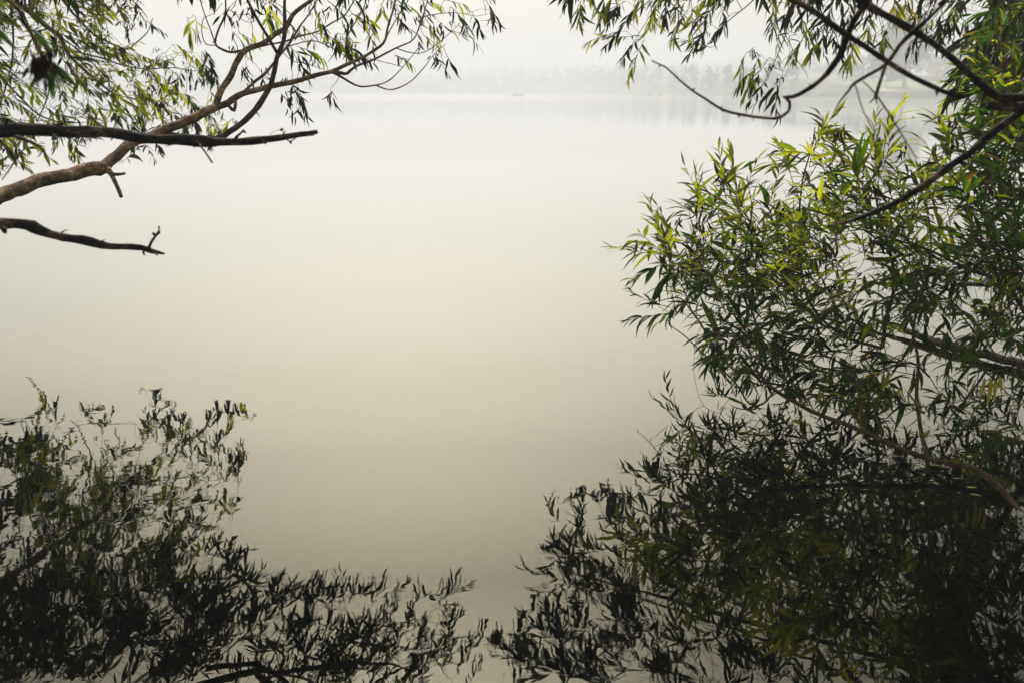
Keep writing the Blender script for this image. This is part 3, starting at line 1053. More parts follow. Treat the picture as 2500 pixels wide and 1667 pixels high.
# forks
for pts, Ys, r_ in (
        ([(820, 178), (835, 180), (849, 179), (868, 163), (921, 142), (967, 118), (1010, 96), (1029, 48), (1045, 0), (1060, -50)], (5.1, 5.5), [4.5, 4, 2.5, 1.6, 1]),
        ([(812, 178), (830, 186), (854, 201), (881, 212), (916, 209), (948, 198), (975, 174), (1000, 145), (1021, 118)], (5.1, 5.5), [3.2, 2.6, 2, 1.2, .8]),
        ([(918, 209), (948, 219), (975, 214), (1007, 196), (1039, 161), (1055, 139), (1088, 107)], (5.2, 5.6), [1.8, 1.5, 1.1, .7]),
        ([(967, 118), (1002, 129), (1034, 129), (1069, 107), (1096, 83), (1122, 59)], (5.3, 5.6), [1.4, 1.1, .7]),
        ([(1026, 50), (1039, 40), (1096, 32), (1136, 35), (1163, 40), (1203, 32)], (5.4, 5.8), [1.4, 1.1, .7, .5]),
        ([(590, 125), (643, 112), (688, 104), (732, 89), (777, 77), (813, 55), (841, 38), (865, 0), (880, -40)], (5.0, 5.4), [2.6, 2.4, 2, 1.4]),
        ([(846, 158), (845, 130), (846, 95), (870, 50), (890, 15), (900, -40)], (5.15, 5.3), [2, 1.5, 1]),
        ([(935, 107), (960, 60), (985, 20), (1010, -20)], (5.3, 5.5), [1.6, 1]),
        ([(700, 115), (760, 100), (800, 112), (840, 135), (880, 140), (950, 155), (985, 165)], (5.0, 5.4), [1.6, 1.1, .7]),
        ([(690, 128), (715, 150), (745, 155), (775, 165), (790, 170)], (5.0, 5.1), [1.0, .7])):
    limb(lw_, pts, Ys, r_, M_BARK, onto=BB, sides=6)
for pts, Ys, r_ in (
        ([(590, 124), (575, 128), (556, 127), (536, 118), (525, 104), (536, 66), (550, 36), (551, 0), (552, -50)], (4.95, 4.9), [3.4, 3, 2.6, 2.0]),
        ([(524, 102), (513, 71), (500, 39), (488, 0), (480, -40)], (4.92, 4.9), [1.8, 1.5, 1.2]),
        ([(526, 111), (504, 109), (494, 89), (493, 62), (499, 43), (520, 35), (543, 8)], (4.92, 4.8), [1.4, 1, .7]),
        ([(551, 30), (562, 25), (585, 45), (610, 57), (628, 47)], (4.9, 4.8), [1.2, .8, .6])):
    limb(lw_, pts, Ys, r_, M_BARK, onto=BA, sides=6)


def hang_jobs(lst, Yf, L=(0.12, 0.24), n=(6, 11), size=1.0, hang=0.55, dr=(0.6, 0.0, -0.7), tuft=0.4, yellow=0.0, jit=6, **kw):
    out = []
    for (x, y) in lst:
        Yv = Yf(x) if callable(Yf) else rng.uniform(*Yf)
        c = P(x + rng.normal(0, jit), y + rng.normal(0, jit), Yv)
        d = nrm(np.array(dr) + rng.normal(0, 0.35, 3))
        out.append(dict(c=c, d=d, L=rng.uniform(*L), n=int(rng.integers(n[0], n[1])), size=size * rng.uniform(0.8, 1.15), hang=hang, tuft=tuft, yellow=yellow, spread=60, **kw))
    return out


lw_clusters = [(653, 13), (667, 48), (600, 95), (734, 175), (718, 225), (742, 255), (771, 51), (828, 16), (809, 80), (787, 94), (841, 88), (820, 115),
               (854, 123), (868, 51), (889, 19), (916, 13), (895, 56), (980, 27), (996, 54), (1015, 16), (1055, 24), (1066, 70), (1114, 16), (1125, 32),
               (1160, 51), (1120, 85), (1150, 92), (986, 150), (1077, 155), (1042, 96), (723, 115), (750, 120), (680, 27), (836, 123), (577, 21), (584, 93),
               (631, 93), (656, 41), (860, 105), (790, 60), (760, 75), (925, 45), (905, 85), (960, 10), (1035, 5), (990, 0), (840, 0), (1090, 150), (1195, 25), (870, 125)]
lw_.grow(hang_jobs(lw_clusters, lambda x: 4.8 + (x - 550) / 650 * 0.9 + rng.uniform(-0.12, 0.12), n=(5, 9), L=(0.10, 0.18), size=0.92, hang=0.6, tuft=0.75, wither=0.08, young=0.35))
for x, y in ((808, 232), (727, 275), (1205, 45), (640, 180), (600, 175), (618, 20), (1080, 60), (700, 235)):
    yy = 5.0 + (x - 700) / 500 * .6
    q = P(x, y, yy)
    bi = lw_.twig_to(q, np.array([0.3, 0, -0.9]), maxr=0.0016, rmin=0.0008)
    lw_.tuft(bi, q, 10, 0.07)


# ---------------------------------------------------------------- 2. left background willow with fine pale leaves
def off_direct(c, xlim_lo=None, xlim_hi=None, yok=None):
    """True if this point of the crown is where the photo's direct view allows foliage."""
    x, y, _ = proj(c)
    if y < -45 or x < -30 or x > 2560: return True
    if yok is not None and yok(x, y): return True
    return False


bgw = Willow('willow_tree', (-6.0, 8.6, 0.3), 'farther willow with small pale yellow-green leaves filling the top left corner', M_LEAF, 0.098, 0.2)
bgw.wf = 1.3
bgw.trunk([(-6.0, 8.6, 0.0), (-5.9, 8.5, 1.0), (-5.7, 8.4, 2.2), (-5.6, 8.3, 3.6), (-5.2, 8.2, 5.0)], [0.22, 0.18, 0.15, 0.11, 0.06], M_BARK)
for pts, Ys, r_ in (
        ([(-260, -260), (-120, -130), (30, 0), (71, 27), (107, 62), (146, 89), (166, 132), (214, 179), (268, 223), (312, 250), (366, 279)], (8.2, 7.6), [14, 9, 6.5, 5, 3.5, 2.2, 1.2]),
        ([(60, -120), (152, 0), (179, 34), (223, 79), (268, 105), (309, 121), (330, 107), (359, 80), (373, 45)], (8.0, 7.7), [3.5, 3, 2.4, 1.6, .8]),
        ([(160, 118), (196, 130), (250, 143), (303, 161), (357, 169), (420, 166), (470, 174), (490, 172)], (8.0, 7.8), [2.2, 2, 1.6, 1.0, .7]),
        ([(5, -60), (23, 0), (32, 71), (30, 143), (11, 223), (-10, 290)], (7.6, 7.5), [2.6, 2.4, 1.6]),
        ([(54, 27), (80, 93), (104, 148), (120, 220), (90, 300)], (8.0, 8.2), [2.6, 2.2, 1.4]),
        ([(-80, 120), (0, 189), (45, 234), (93, 279), (150, 300), (190, 300)], (8.3, 8.0), [3, 2.2, 1.2]),
        ([(-300, 350), (-100, 300), (10, 330), (40, 380), (5, 440)], (8.2, 8.0), [5, 3, 1.2]),
        ([(150, 92), (200, 130), (260, 190), (330, 260), (362, 330)], (7.9, 7.8), [2.0, 1.4, .8])):
    limb(bgw, pts, Ys, r_, M_TWIG if r_[0] < 5 else M_BARK, label='slender branch' if r_[0] < 5 else None)
# joins the trunk
for z, tgt in ((2.9, (-260, -260, 8.2)), (2.2, (-80, 120, 8.3)), (1.4, (-300, 350, 8.2)), (3.0, (60, -120, 8.0)), (3.3, (5, -60, 7.6))):
    q = P(*tgt)
    bgw.bough([(-5.6, 8.35, z), ((-5.6 + q[0]) / 2, (8.35 + q[1]) / 2, (z + q[2]) / 2 + 0.15), q], [0.03, 0.022, 0.016], M_BARK, onto=0)
def clump(x, y, k=1.0, thr=-0.35):
    g_ = math.sin(x * 0.031 * k + 2.1 * math.sin(y * 0.019 * k + 1.0)) + math.sin(y * 0.041 * k + 1.6 * math.sin(x * 0.023 * k))
    return g_ > thr or rng.random() < 0.22


poly_bg = [(-60, -60), (355, -60), (335, 70), (290, 95), (330, 130), (420, 150), (455, 205), (430, 262), (345, 300), (255, 275), (200, 350), (150, 320), (95, 290), (70, 380), (-10, 440), (-80, 440)]
hole = [(235, 60), (320, 60), (300, 105), (250, 100)]
def mirror_row_ok(c):
    q = np.array(c); q[2] = -q[2]
    x, y, _ = proj(q)
    return y > np.interp(x, [0, 120, 170, 250, 340, 385, 430, 500, 560, 610, 640, 900, 1130, 1260], [1060, 1035, 1085, 1085, 1040, 1000, 1010, 1020, 1010, 1100, 1400, 1440, 1430, 1600])


jobs = []
for x, y in sample(poly_bg, 270, 10):
    if in_poly(x, y, hole) and rng.random() < 0.8: continue
    if 60 < x < 150 and 225 < y < 300 and rng.random() < 0.75: continue
    if x < 80 and 100 < y < 200 and rng.random() < 0.6: continue
    for _ in range(12):
        Yv = rng.uniform(6.0, 8.8)
        if mirror_row_ok(P(x, y + 18, Yv)): break
    jobs.append(dict(c=P(x, y, Yv), d=nrm(np.array([0.55, -0.1, -0.35]) + rng.normal(0, 0.5, 3)), L=rng.uniform(0.16, 0.30), n=int(rng.integers(8, 14)),
                     size=rng.uniform(0.8, 1.15), hang=0.35, spread=55, tuft=0.34, wither=0.06, young=0.88))
for x, y in ((440, 121), (455, 130), (497, 164), (518, 245), (526, 299), (535, 310), (450, 322), (380, 352), (365, 365), (470, 290), (345, 20), (372, 60), (395, 150), (200, 385), (185, 370), (430, 240)):
    jobs.append(dict(c=P(x, y, rng.uniform(7.3, 7.8)), d=nrm(np.array([0.4, 0, -0.5]) + rng.normal(0, 0.4, 3)), L=rng.uniform(0.12, 0.2), n=8, size=0.95, hang=0.5, spread=60, tuft=0.4, young=0.6))
# crown above and left of the frame, seen mirrored in the lake
poly_L = [(-20, 1000), (120, 1000), (250, 1050), (350, 990), (440, 1010), (560, 1000), (585, 1130), (500, 1200), (470, 1270), (560, 1330), (600, 1400), (520, 1667), (-20, 1667)]
n0 = 0
for x, y in sample(poly_L, 1300, 5):
    if not clump(x, y): continue
    ok_ = False
    for _ in range(14):
        Yv = rng.uniform(6.2, 10.0)
        c = PR(x, y, Yv)
        if c[2] < 0.8 or not mirror_row_ok(c - np.array([0, 0, 0.08])): continue
        if off_direct(c): ok_ = True; break
    if ok_ and n0 < 300:
        n0 += 1
        jobs.append(dict(c=c, d=nrm(np.array([0.6, -0.1, -0.45]) + rng.normal(0, 0.45, 3)), L=rng.uniform(0.2, 0.36), n=int(rng.integers(9, 15)), size=rng.uniform(1.45, 1.85),
                         hang=0.4, spread=55, tuft=0.35, tsize=1.3, wither=0.03))
for x, y in ((372, 960), (380, 985), (388, 1010), (395, 1035), (410, 1050), (430, 1060), (440, 1040), (365, 1040), (350, 1060), (500, 1025), (520, 1035), (535, 1020), (560, 1015), (580, 1010), (600, 1012), (565, 1045), (548, 1060), (530, 1090),
             (560, 1120), (575, 1140), (590, 1125), (585, 1150), (560, 1165), (540, 1140), (555, 1230), (570, 1245), (222, 1000), (232, 1020), (110, 1010), (125, 1025), (90, 1030), (480, 1060), (470, 1100), (500, 1110), (515, 1130), (455, 1080)):
    jobs.append(dict(c=PR(x, y, rng.uniform(7.9, 8.3)), d=nrm(np.array([0.3, 0, -0.7]) + rng.normal(0, 0.35, 3)), L=rng.uniform(0.14, 0.24), n=10, size=1.15, hang=0.5, spread=60, tuft=0.5, young=0.15))
# limbs carrying that crown
for pts in ([(-5.6, 8.3, 3.4), (-4.6, 8.1, 3.9), (-3.6, 7.8, 3.8), (-2.7, 7.5, 3.3), (-2.1, 7.3, 2.7)],
            [(-5.4, 8.3, 4.2), (-4.4, 8.8, 4.5), (-3.4, 9.2, 4.1), (-2.6, 9.4, 3.4)],
            [(-5.7, 8.4, 2.6), (-5.0, 7.6, 2.9), (-4.0, 7.0, 2.9), (-3.0, 6.8, 2.6), (-2.2, 6.7, 2.4)]):
    bgw.bough(pts, np.linspace(0.018, 0.005, len(pts)), M_BARK, sides=8)
bgw.grow(jobs)
bgw.finish()

# left willow: its own upper crown (mirrored along the bottom of the photo)
for pts in ([(-4.3, 4.55, 2.6), (-3.4, 5.0, 3.0), (-2.4, 5.6, 3.0), (-1.5, 6.0, 2.75), (-0.8, 6.2, 2.45), (-0.3, 6.3, 2.2)],
            [(-4.3, 4.6, 3.2), (-3.5, 5.6, 3.7), (-2.6, 6.4, 3.6), (-1.8, 6.8, 3.2)],
            [(-4.35, 4.5, 2.0), (-3.6, 5.2, 2.35), (-2.9, 5.7, 2.5), (-2.2, 5.8, 2.4)]):
    lw_.bough(pts, np.linspace(0.03, 0.005, len(pts)), M_BARK, sides=8)
jobs = []
poly_L2 = [(400, 1340), (560, 1330), (640, 1420), (720, 1390), (790, 1430), (900, 1440), (1000, 1440), (1120, 1420), (1110, 1560), (1180, 1667), (-20, 1667), (-20, 1450), (300, 1420)]
n0 = 0
for x, y in sample(poly_L2, 1000, 6):
    if not clump(x, y): continue
    ok_ = False
    for _ in range(14):
        Yv = rng.uniform(4.6, 8.5)
        c = PR(x, y, Yv)
        if c[2] < 1.2: continue
        if off_direct(c): ok_ = True; break
    dens = 0.62 if x < 620 else 0.52 if x < 900 else 0.36
    if ok_ and rng.random() < dens:
        n0 += 1
        jobs.append(dict(c=c, d=nrm(np.array([0.6, 0.1, -0.35]) + rng.normal(0, 0.5, 3)), L=rng.uniform(0.16, 0.32), n=int(rng.integers(8, 13)), size=rng.uniform(1.25, 1.6),
                         hang=0.45, spread=55, tuft=0.35, wither=0.03))
lw_.grow(jobs)
lw_.stubs(BA, 8, ll=(0.02, 0.05)); lw_.stubs(BB, 10, ll=(0.02, 0.05)); lw_.stubs(B2, 10, ll=(0.02, 0.05))
lw_.finish()

# ---------------------------------------------------------------- 3. near left tree: dead dark limbs and one big-leaved sprig
nl = Willow('willow_tree', (-2.9, 2.5, 0.3), 'near dark tree poking two bare broken limbs in from the left edge', M_LEAF_DEEP, 0.15, 0.2)
nl.trunk([(-2.9, 2.5, 0.1), (-2.8, 2.55, 0.8), (-2.75, 2.6, 1.4), (-2.85, 2.6, 2.2), (-2.7, 2.5, 3.0)], [0.16, 0.12, 0.10, 0.08, 0.06], M_BARK_DARK)
d1 = [(-620, 330), (-250, 322), (0, 320), (68, 322), (136, 323), (204, 325), (272, 329), (340, 334), (408, 340), (476, 344), (544, 345), (612, 341), (680, 336), (731, 329), (774, 321)]
p3 = path3(d1, (2.7, 3.25)); p3, n_ = run_in(p3, (-2.8, 2.6, 1.35))
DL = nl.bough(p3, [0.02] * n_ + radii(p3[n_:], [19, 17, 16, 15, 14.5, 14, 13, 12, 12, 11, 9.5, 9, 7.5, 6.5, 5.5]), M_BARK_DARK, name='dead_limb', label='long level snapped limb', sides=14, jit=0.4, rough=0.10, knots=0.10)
for pts, Ys, r_ in (([(575, 338), (582, 331), (588, 326), (593, 320)], (3.1, 3.08), [4, 2.5, 2.2]),
                    ([(486, 352), (500, 370), (512, 388), (519, 398)], (3.08, 3.0), [2.6, 2.4, 2.2]),
                    ([(440, 347), (425, 352), (413, 356), (403, 358)], (3.0, 2.98), [3, 1.5, .6]),
                    ([(40, 335), (61, 341), (85, 352), (102, 362), (109, 372), (113, 382)], (2.8, 2.7), [6, 4, 3.5, 3, 1.5]),
                    ([(106, 364), (98, 378), (92, 384)], (2.72, 2.7), [2, 1]),
                    ([(10, 312), (16, 300), (20, 290)], (2.8, 2.8), [6, 3, 1.5]),
                    ([(140, 312), (146, 303), (152, 300)], (2.85, 2.85), [6, 5, 3]),
                    ([(136, 330), (128, 340), (140, 338)], (2.85, 2.83), [5, 3, 2]),
                    ([(250, 318), (262, 314), (280, 318)], (2.9, 2.9), [1.5, 2, 1]),
                    ([(690, 330), (696, 322), (692, 318)], (3.18, 3.17), [1.8, 1, .4]),
                    ([(640, 344), (648, 352), (652, 346)], (3.12, 3.1), [2.5, 1.6, 1]),
                    ([(700, 340), (708, 346), (722, 338)], (3.2, 3.18), [2.2, 1.6, 1.2]),
                    ([(560, 352), (568, 355), (580, 351)], (3.05, 3.05), [2.5, 2, 1]),
                    ([(752, 330), (763, 332), (768, 330)], (3.22, 3.2), [2, 1, .5]),
                    ([(660, 329), (668, 322), (686, 318), (694, 326)], (3.18, 3.17), [.8, .5, .6, .8])):
    limb(nl, pts, Ys, r_, M_BARK_DARK, onto=DL, sides=6, jit=0.15)
d2 = [(-560, 470), (-240, 520), (-40, 548), (0, 550), (58, 552), (102, 561), (153, 575), (221, 591), (289, 602), (345, 609), (375, 614), (403, 620)]
p3 = path3(d2, (2.6, 3.1)); p3, n_ = run_in(p3, (-2.8, 2.55, 0.95))
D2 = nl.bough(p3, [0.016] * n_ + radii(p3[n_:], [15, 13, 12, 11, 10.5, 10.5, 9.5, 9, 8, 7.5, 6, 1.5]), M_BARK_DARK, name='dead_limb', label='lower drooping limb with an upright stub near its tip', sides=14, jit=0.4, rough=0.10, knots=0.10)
for pts, Ys, r_ in (([(361, 610), (366, 600), (372, 588), (380, 576), (388, 567)], (3.05, 3.0), [6, 3.6, 3.6, 3.4, 4.5]),
                    ([(386, 570), (390, 562), (388, 553)], (3.0, 3.0), [2, .8, .3]),
                    ([(380, 576), (375, 571), (374, 569)], (3.0, 2.99), [3.4, 3.4, 2.5]),
                    ([(8, 556), (12, 566), (10, 568)], (2.76, 2.75), [8, 6, 4]),
                    ([(350, 616), (352, 624), (353, 625)], (3.04, 3.03), [3.5, 1.4, .6]),
                    ([(378, 617), (384, 624), (386, 625)], (3.06, 3.05), [2.5, 1.4, .6]),
                    ([(86, 553), (84, 546), (80, 544)], (2.85, 2.85), [2, 1, .4]),
                    ([(150, 568), (162, 562), (167, 563)], (2.9, 2.9), [2, 1.2, .4]),
                    ([(245, 592), (254, 586), (257, 587)], (2.98, 2.97), [2.4, 1.2, .6])):
    limb(nl, pts, Ys, r_, M_BARK_DARK, onto=D2, sides=6, jit=0.15)
# sprig with big leaves close to the lens
SP = nl.bough([(-2.8, 2.55, 2.3), (-2.2, 2.4, 2.25), (-1.6, 2.3, 2.05), P(-30, -40, 2.25), P(60, 60, 2.25), P(105, 140, 2.25), P(112, 185, 2.25)], [0.02, 0.014, 0.009, 0.006, 0.004, 0.003, 0.002], M_BARK_DARK, sides=6, label='close leafy sprig')
bq = nl.boughs[SP]


def leaf_px(b, p0, p1, Y, hw=0.085, bend=0.0, Y2=None):
    a = P(p0[0], p0[1], Y); e = P(p1[0], p1[1], Y2 or Y)
    L = np.linalg.norm(e - a)
    b.leaves.append((a, nrm(e - a), nrm(np.array([0.2, -0.7, 0.7]) + rng.normal(0, 0.25, 3)), L, L * hw, bend, 0.25, 0.0))


for a, e, hw_, be in (((-60, 25), (50, 128), .07, .1), ((84, 76), (138, 150), .10, -.08), ((178, 120), (262, 118), .07, .05), ((162, 138), (262, 160), .075, -.12),
                      ((128, 185), (168, 172), .11, .1), ((122, 150), (192, 222), .10, -.1), ((125, 175), (128, 246), .13, .05), ((110, 190), (112, 232), .12, .1),
                      ((92, 180), (66, 228), .09, .1), ((100, 165), (66, 176), .12, .1), ((150, 120), (120, 100), .1, .1), ((115, 160), (160, 195), .1, .1)):
    leaf_px(bq, a, e, rng.uniform(2.2, 2.35), hw_, be)
for _ in range(7):
    nl.tuft(SP, P(100 + rng.normal(0, 10), 148 + rng.normal(0, 12), 2.25), 9, 0.045)
for q in ((92, 150), (100, 170), (120, 160)):
    for k in range(5):
        a = P(q[0], q[1], 2.25)
        bq.wither.append((a, nrm(rng.normal(0, 1, 3) * [1, .3, 1]), nrm(rng.normal(0, 1, 3)), rng.uniform(.02, .05), .004, .3, .5, .1))
nl.stubs(DL, 12, ll=(0.008, 0.03)); nl.stubs(D2, 7, ll=(0.006, 0.02))
nl.finish()

# ---------------------------------------------------------------- 4. near right tree: dark crossing limbs, out of focus
NB = (3.0, 2.4, 0.3)
nr = Willow('willow_tree', NB, 'near dark tree whose bare limbs cross like an X at the top right', M_LEAF, 0.12, 0.2)
nr.trunk([(3.0, 2.4, 0.1), (2.9, 2.4, 0.8), (2.7, 2.4, 1.3), (2.75, 2.4, 2.0), (2.6, 2.3, 3.2)], [0.15, 0.12, 0.10, 0.08, 0.05], M_BARK_DARK)
j_ = (2.72, 2.4, 1.35)


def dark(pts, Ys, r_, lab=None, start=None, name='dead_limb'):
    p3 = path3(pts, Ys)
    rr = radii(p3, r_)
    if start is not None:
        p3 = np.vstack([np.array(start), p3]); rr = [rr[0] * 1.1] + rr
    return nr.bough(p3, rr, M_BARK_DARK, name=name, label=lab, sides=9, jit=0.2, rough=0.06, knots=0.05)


K5 = dark([(2560, 240), (2510, 262), (2462, 297), (2409, 338), (2369, 373), (2320, 405), (2257, 454), (2186, 497), (2138, 517), (2075, 541), (2020, 553)], (2.35, 2.6), [10, 10.5, 9.5, 9, 8.5, 7.5, 6, 3.2],
          'lower limb sweeping down to the left across the bush', start=j_)
K2 = dark([(2520, 268), (2490, 262), (2457, 250), (2422, 230), (2382, 196), (2342, 158), (2288, 115), (2235, 80), (2181, 48), (2128, 19), (2082, -5), (2000, -50), (1900, -100)], (2.35, 2.55),
          [10, 10.5, 10, 9.5, 8.5, 8, 8, 7.5, 7.5, 7, 6], 'limb rising left from the right edge', start=j_)
K1 = dark([(1800, -80), (1870, -40), (1935, 0), (1980, 25), (2029, 59), (2066, 84), (2114, 115), (2163, 150), (2221, 185), (2280, 214), (2318, 230), (2358, 238)], (2.5, 2.3), [8, 8, 8, 7.5, 7.5, 7, 6.5, 6, 5],
          'limb slanting down to a snapped knobbly tip', start=(0.2, 2.6, 2.55))
K3 = dark([(2150, -60), (2120, 0), (2104, 24), (2082, 56), (2066, 88), (2055, 120), (2034, 160), (2002, 198), (1967, 222), (1935, 236), (1918, 238), (1927, 250), (1925, 272), (1900, 288), (1876, 290), (1807, 281), (1761, 268), (1723, 242), (1692, 222), (1659, 196), (1626, 166), (1591, 149)],
          (2.35, 2.7), [9, 8.5, 8, 7, 5.5, 5, 4, 3.5, 3.6, 3.2, 2.8, 2.2, 1.8], 'long thin limb curving down to a hooked bend and out over the lake', start=(1.35, 2.3, 2.45))
K4 = dark([(2380, -60), (2315, 0), (2275, 37), (2227, 80), (2195, 112), (2165, 155), (2128, 179), (2087, 204), (2074, 220), (2050, 249), (2032, 285)], (2.4, 2.45), [4, 4.5, 5, 5, 4.5, 4, 2.5, 1.2], 'thin limb forking low over the far lawn', start=(1.9, 2.4, 2.4))
# hidden joins above the frame
nr.bough([(2.6, 2.35, 2.9), (1.9, 2.4, 2.75), (1.2, 2.45, 2.7), (0.2, 2.6, 2.55)], [0.05, 0.04, 0.03, 0.02], M_BARK_DARK, name='bough')
nr.bough([(2.0, 2.4, 2.76), (1.9, 2.4, 2.4)], [0.02, 0.012], M_BARK_DARK, onto=len(nr.boughs) - 1)
nr.bough([(1.5, 2.42, 2.72), (1.35, 2.3, 2.45)], [0.02, 0.012], M_BARK_DARK, onto=len(nr.boughs) - 1)
for pts, Ys, r_, on in (([(2165, 155), (2157, 176), (2146, 209), (2137, 240)], (2.43, 2.4), [4.5, 4, 4.5], K4), ([(2139, 236), (2130, 246), (2122, 252)], (2.4, 2.4), [3, 2, 1], K4),
                        ([(2139, 236), (2140, 250), (2140, 256)], (2.4, 2.4), [3, 1.6, .8], K4),
                        ([(2087, 206), (2093, 224), (2106, 268), (2133, 321), (2156, 358)], (2.42, 2.2), [1.8, 1.6, 1.6, 1.2], K4),
                        ([(2106, 199), (2120, 212), (2137, 230), (2157, 257), (2189, 308), (2219, 359), (2238, 388)], (2.42, 2.2), [1.7, 1.6, 2.2, 2.0, 1.5], K4),
                        ([(2286, 218), (2288, 228), (2287, 236)], (2.32, 2.32), [5, 3, .8], K1), ([(2316, 226), (2322, 221), (2321, 218)], (2.3, 2.3), [5, 4, 2.5], K1),
                        ([(2345, 238), (2332, 246), (2325, 252)], (2.3, 2.3), [3, 2.4, 1.2], K1),
                        ([(1918, 238), (1913, 237), (1911, 236)], (2.55, 2.55), [4, 3.5, 2], K3), ([(1608, 160), (1610, 163), (1609, 165)], (2.68, 2.68), [2.4, 2, 1], K3),
                        ([(1761, 268), (1764, 271), (1762, 272)], (2.6, 2.6), [3, 3, 1.4], K3), ([(1803, 280), (1804, 285), (1802, 287)], (2.6, 2.6), [2.6, 2.6, 1.2], K3),
                        ([(1692, 220), (1695, 217), (1694, 216)], (2.6, 2.6), [2.4, 2.2, 1.2], K3), ([(1770, 8), (1775, 2), (1768, -10), (1790, -60)], (2.4, 2.4), [3, 5, 5, 3], K1)):
    limb(nr, pts, Ys, r_, M_BARK_DARK, onto=on, sides=7, jit=0.1)
for k_, n_ in ((K5, 5), (K2, 6), (K1, 8), (K3, 8)): nr.stubs(k_, n_, (0.001, 0.0025), (0.006, 0.018))
nr.finish()

# ---------------------------------------------------------------- 5. right overhead willow: drooping sprays along the top
OB = (5.4, 6.6, 0.3)
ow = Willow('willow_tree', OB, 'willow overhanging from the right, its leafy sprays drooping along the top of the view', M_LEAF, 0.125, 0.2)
ow.trunk([(5.4, 6.6, 0.0), (5.3, 6.6, 1.0), (5.1, 6.6, 2.2), (4.9, 6.5, 3.4), (4.6, 6.5, 4.6)], [0.24, 0.2, 0.16, 0.12, 0.07], M_BARK_GREY)
for pts in ([(5.05, 6.6, 2.5), (4.2, 6.9, 3.0), (3.2, 7.2, 3.0), (2.2, 7.3, 2.75), (1.4, 7.3, 2.5), (0.8, 7.2, 2.3), (0.45, 7.1, 2.12)],
            [(4.9, 6.5, 3.3), (3.8, 7.6, 3.8), (2.8, 8.2, 3.6), (1.8, 8.3, 3.2), (1.0, 8.2, 2.9)],
            [(5.1, 6.6, 2.1), (4.2, 6.0, 2.7), (3.2, 5.8, 2.8), (2.2, 5.9, 2.65), (1.3, 6.0, 2.4), (0.6, 6.0, 2.25)],
            [(4.8, 6.5, 3.8), (3.8, 6.2, 3.7), (2.6, 6.6, 3.5), (1.5, 7.2, 3.2)],
            [(5.1, 6.6, 1.9), (4.5, 6.0, 2.2), (3.7, 5.2, 2.3), (3.0, 4.7, 2.2)],
            [(3.2, 7.2, 3.0), (2.8, 7.2, 2.6), (2.5, 7.3, 2.2)]):
    ow.bough(pts, np.linspace(0.034, 0.004, len(pts)), M_BARK_GREY, sides=8)
for pts, Ys, r_ in (([(1880, -60), (1840, 0), (1774, 56), (1717, 120)], (7.0, 6.8), [2, 1.4, .7]),
                    ([(1930, -50), (1925, 20), (1919, 79), (1901, 128), (1880, 175), (1858, 217), (1873, 232)], (6.9, 6.8), [1.8, 1.4, 1, .6]),
                    ([(1915, 80), (1930, 110), (1945, 145), (1965, 175), (1973, 192)], (6.9, 6.8), [1, .6]),
                    ([(2210, -40), (2212, 20), (2240, 50)], (6.8, 6.8), [1, .7]), ([(2210, -30), (2255, 25), (2280, 60)], (6.8, 6.8), [1, .7]),
                    ([(2170, -40), (2160, 0), (2150, 25), (2110, 85)], (6.9, 6.8), [1.2, .8]), ([(2140, -40), (2143, 30), (2156, 78)], (6.9, 6.8), [1, .7]),
                    ([(1600, -50), (1640, 10), (1660, 30), (1700, 60), (1740, 55)], (7.1, 7.0), [1.6, .9]), ([(1560, -60), (1590, 20), (1583, 45), (1545, 105)], (7.1, 7.0), [1.4, .6])):
    limb(ow, pts, Ys, r_, M_TWIG, onto=0, sides=5)
cl = [(1400, 28), (1420, 5), (1440, 8), (1470, -5), (1500, 20), (1488, 55), (1480, 80), (1525, 75), (1495, 0), (1530, 120), (1545, 130), (1520, 100), (1560, 10), (1585, 35), (1600, 50), (1570, 0), (1615, 10), (1640, 30), (1650, 0),
      (1650, 60), (1660, 75), (1690, 50), (1700, 60), (1720, 35), (1745, 15), (1755, 40), (1760, 60), (1700, 90), (1690, 105), (1800, 155), (1820, 175), (1835, 170), (1850, 180), (1830, 215), (1845, 228), (1880, 235), (1890, 228),
      (1900, 10), (1910, 40), (1890, 50), (1900, 75), (1945, 30), (1930, 80), (1935, 125), (1950, 60), (1960, 90), (1975, 60), (1990, 95), (2005, 70), (2000, 110), (2030, 80), (2045, 110), (2060, 60), (2075, 115), (2090, 90),
      (2110, 60), (2085, 130), (1990, 40), (1960, 20), (2020, 30), (2050, 25), (2120, 40), (2145, 75), (2160, 95), (2165, 85), (2230, 70), (2250, 50), (2240, 90), (2275, 60), (2300, 45), (2290, 80), (2320, 65), (2270, 30),
      (2310, 25), (2330, 40), (2250, 10), (2180, 10), (2060, 5), (1940, 0), (1990, 5), (2120, 5), (1680, 10), (1600, 20), (1720, 0), (2345, 20)]
ow.grow(hang_jobs(cl, (6.5, 7.3), L=(0.16, 0.28), n=(8, 13), size=1.0, hang=0.55, dr=(-0.35, 0, -0.7), tuft=0.3, jit=5, wither=0.04, young=0.4))
ow.grow(hang_jobs([(2195, 30), (2212, 25), (2228, 22), (2205, 15)], (6.7, 6.9), L=(0.12, 0.16), n=(7, 9), size=1.1, hang=0.7, dr=(0, 0, -0.6), yellow=1.0, tuft=0))
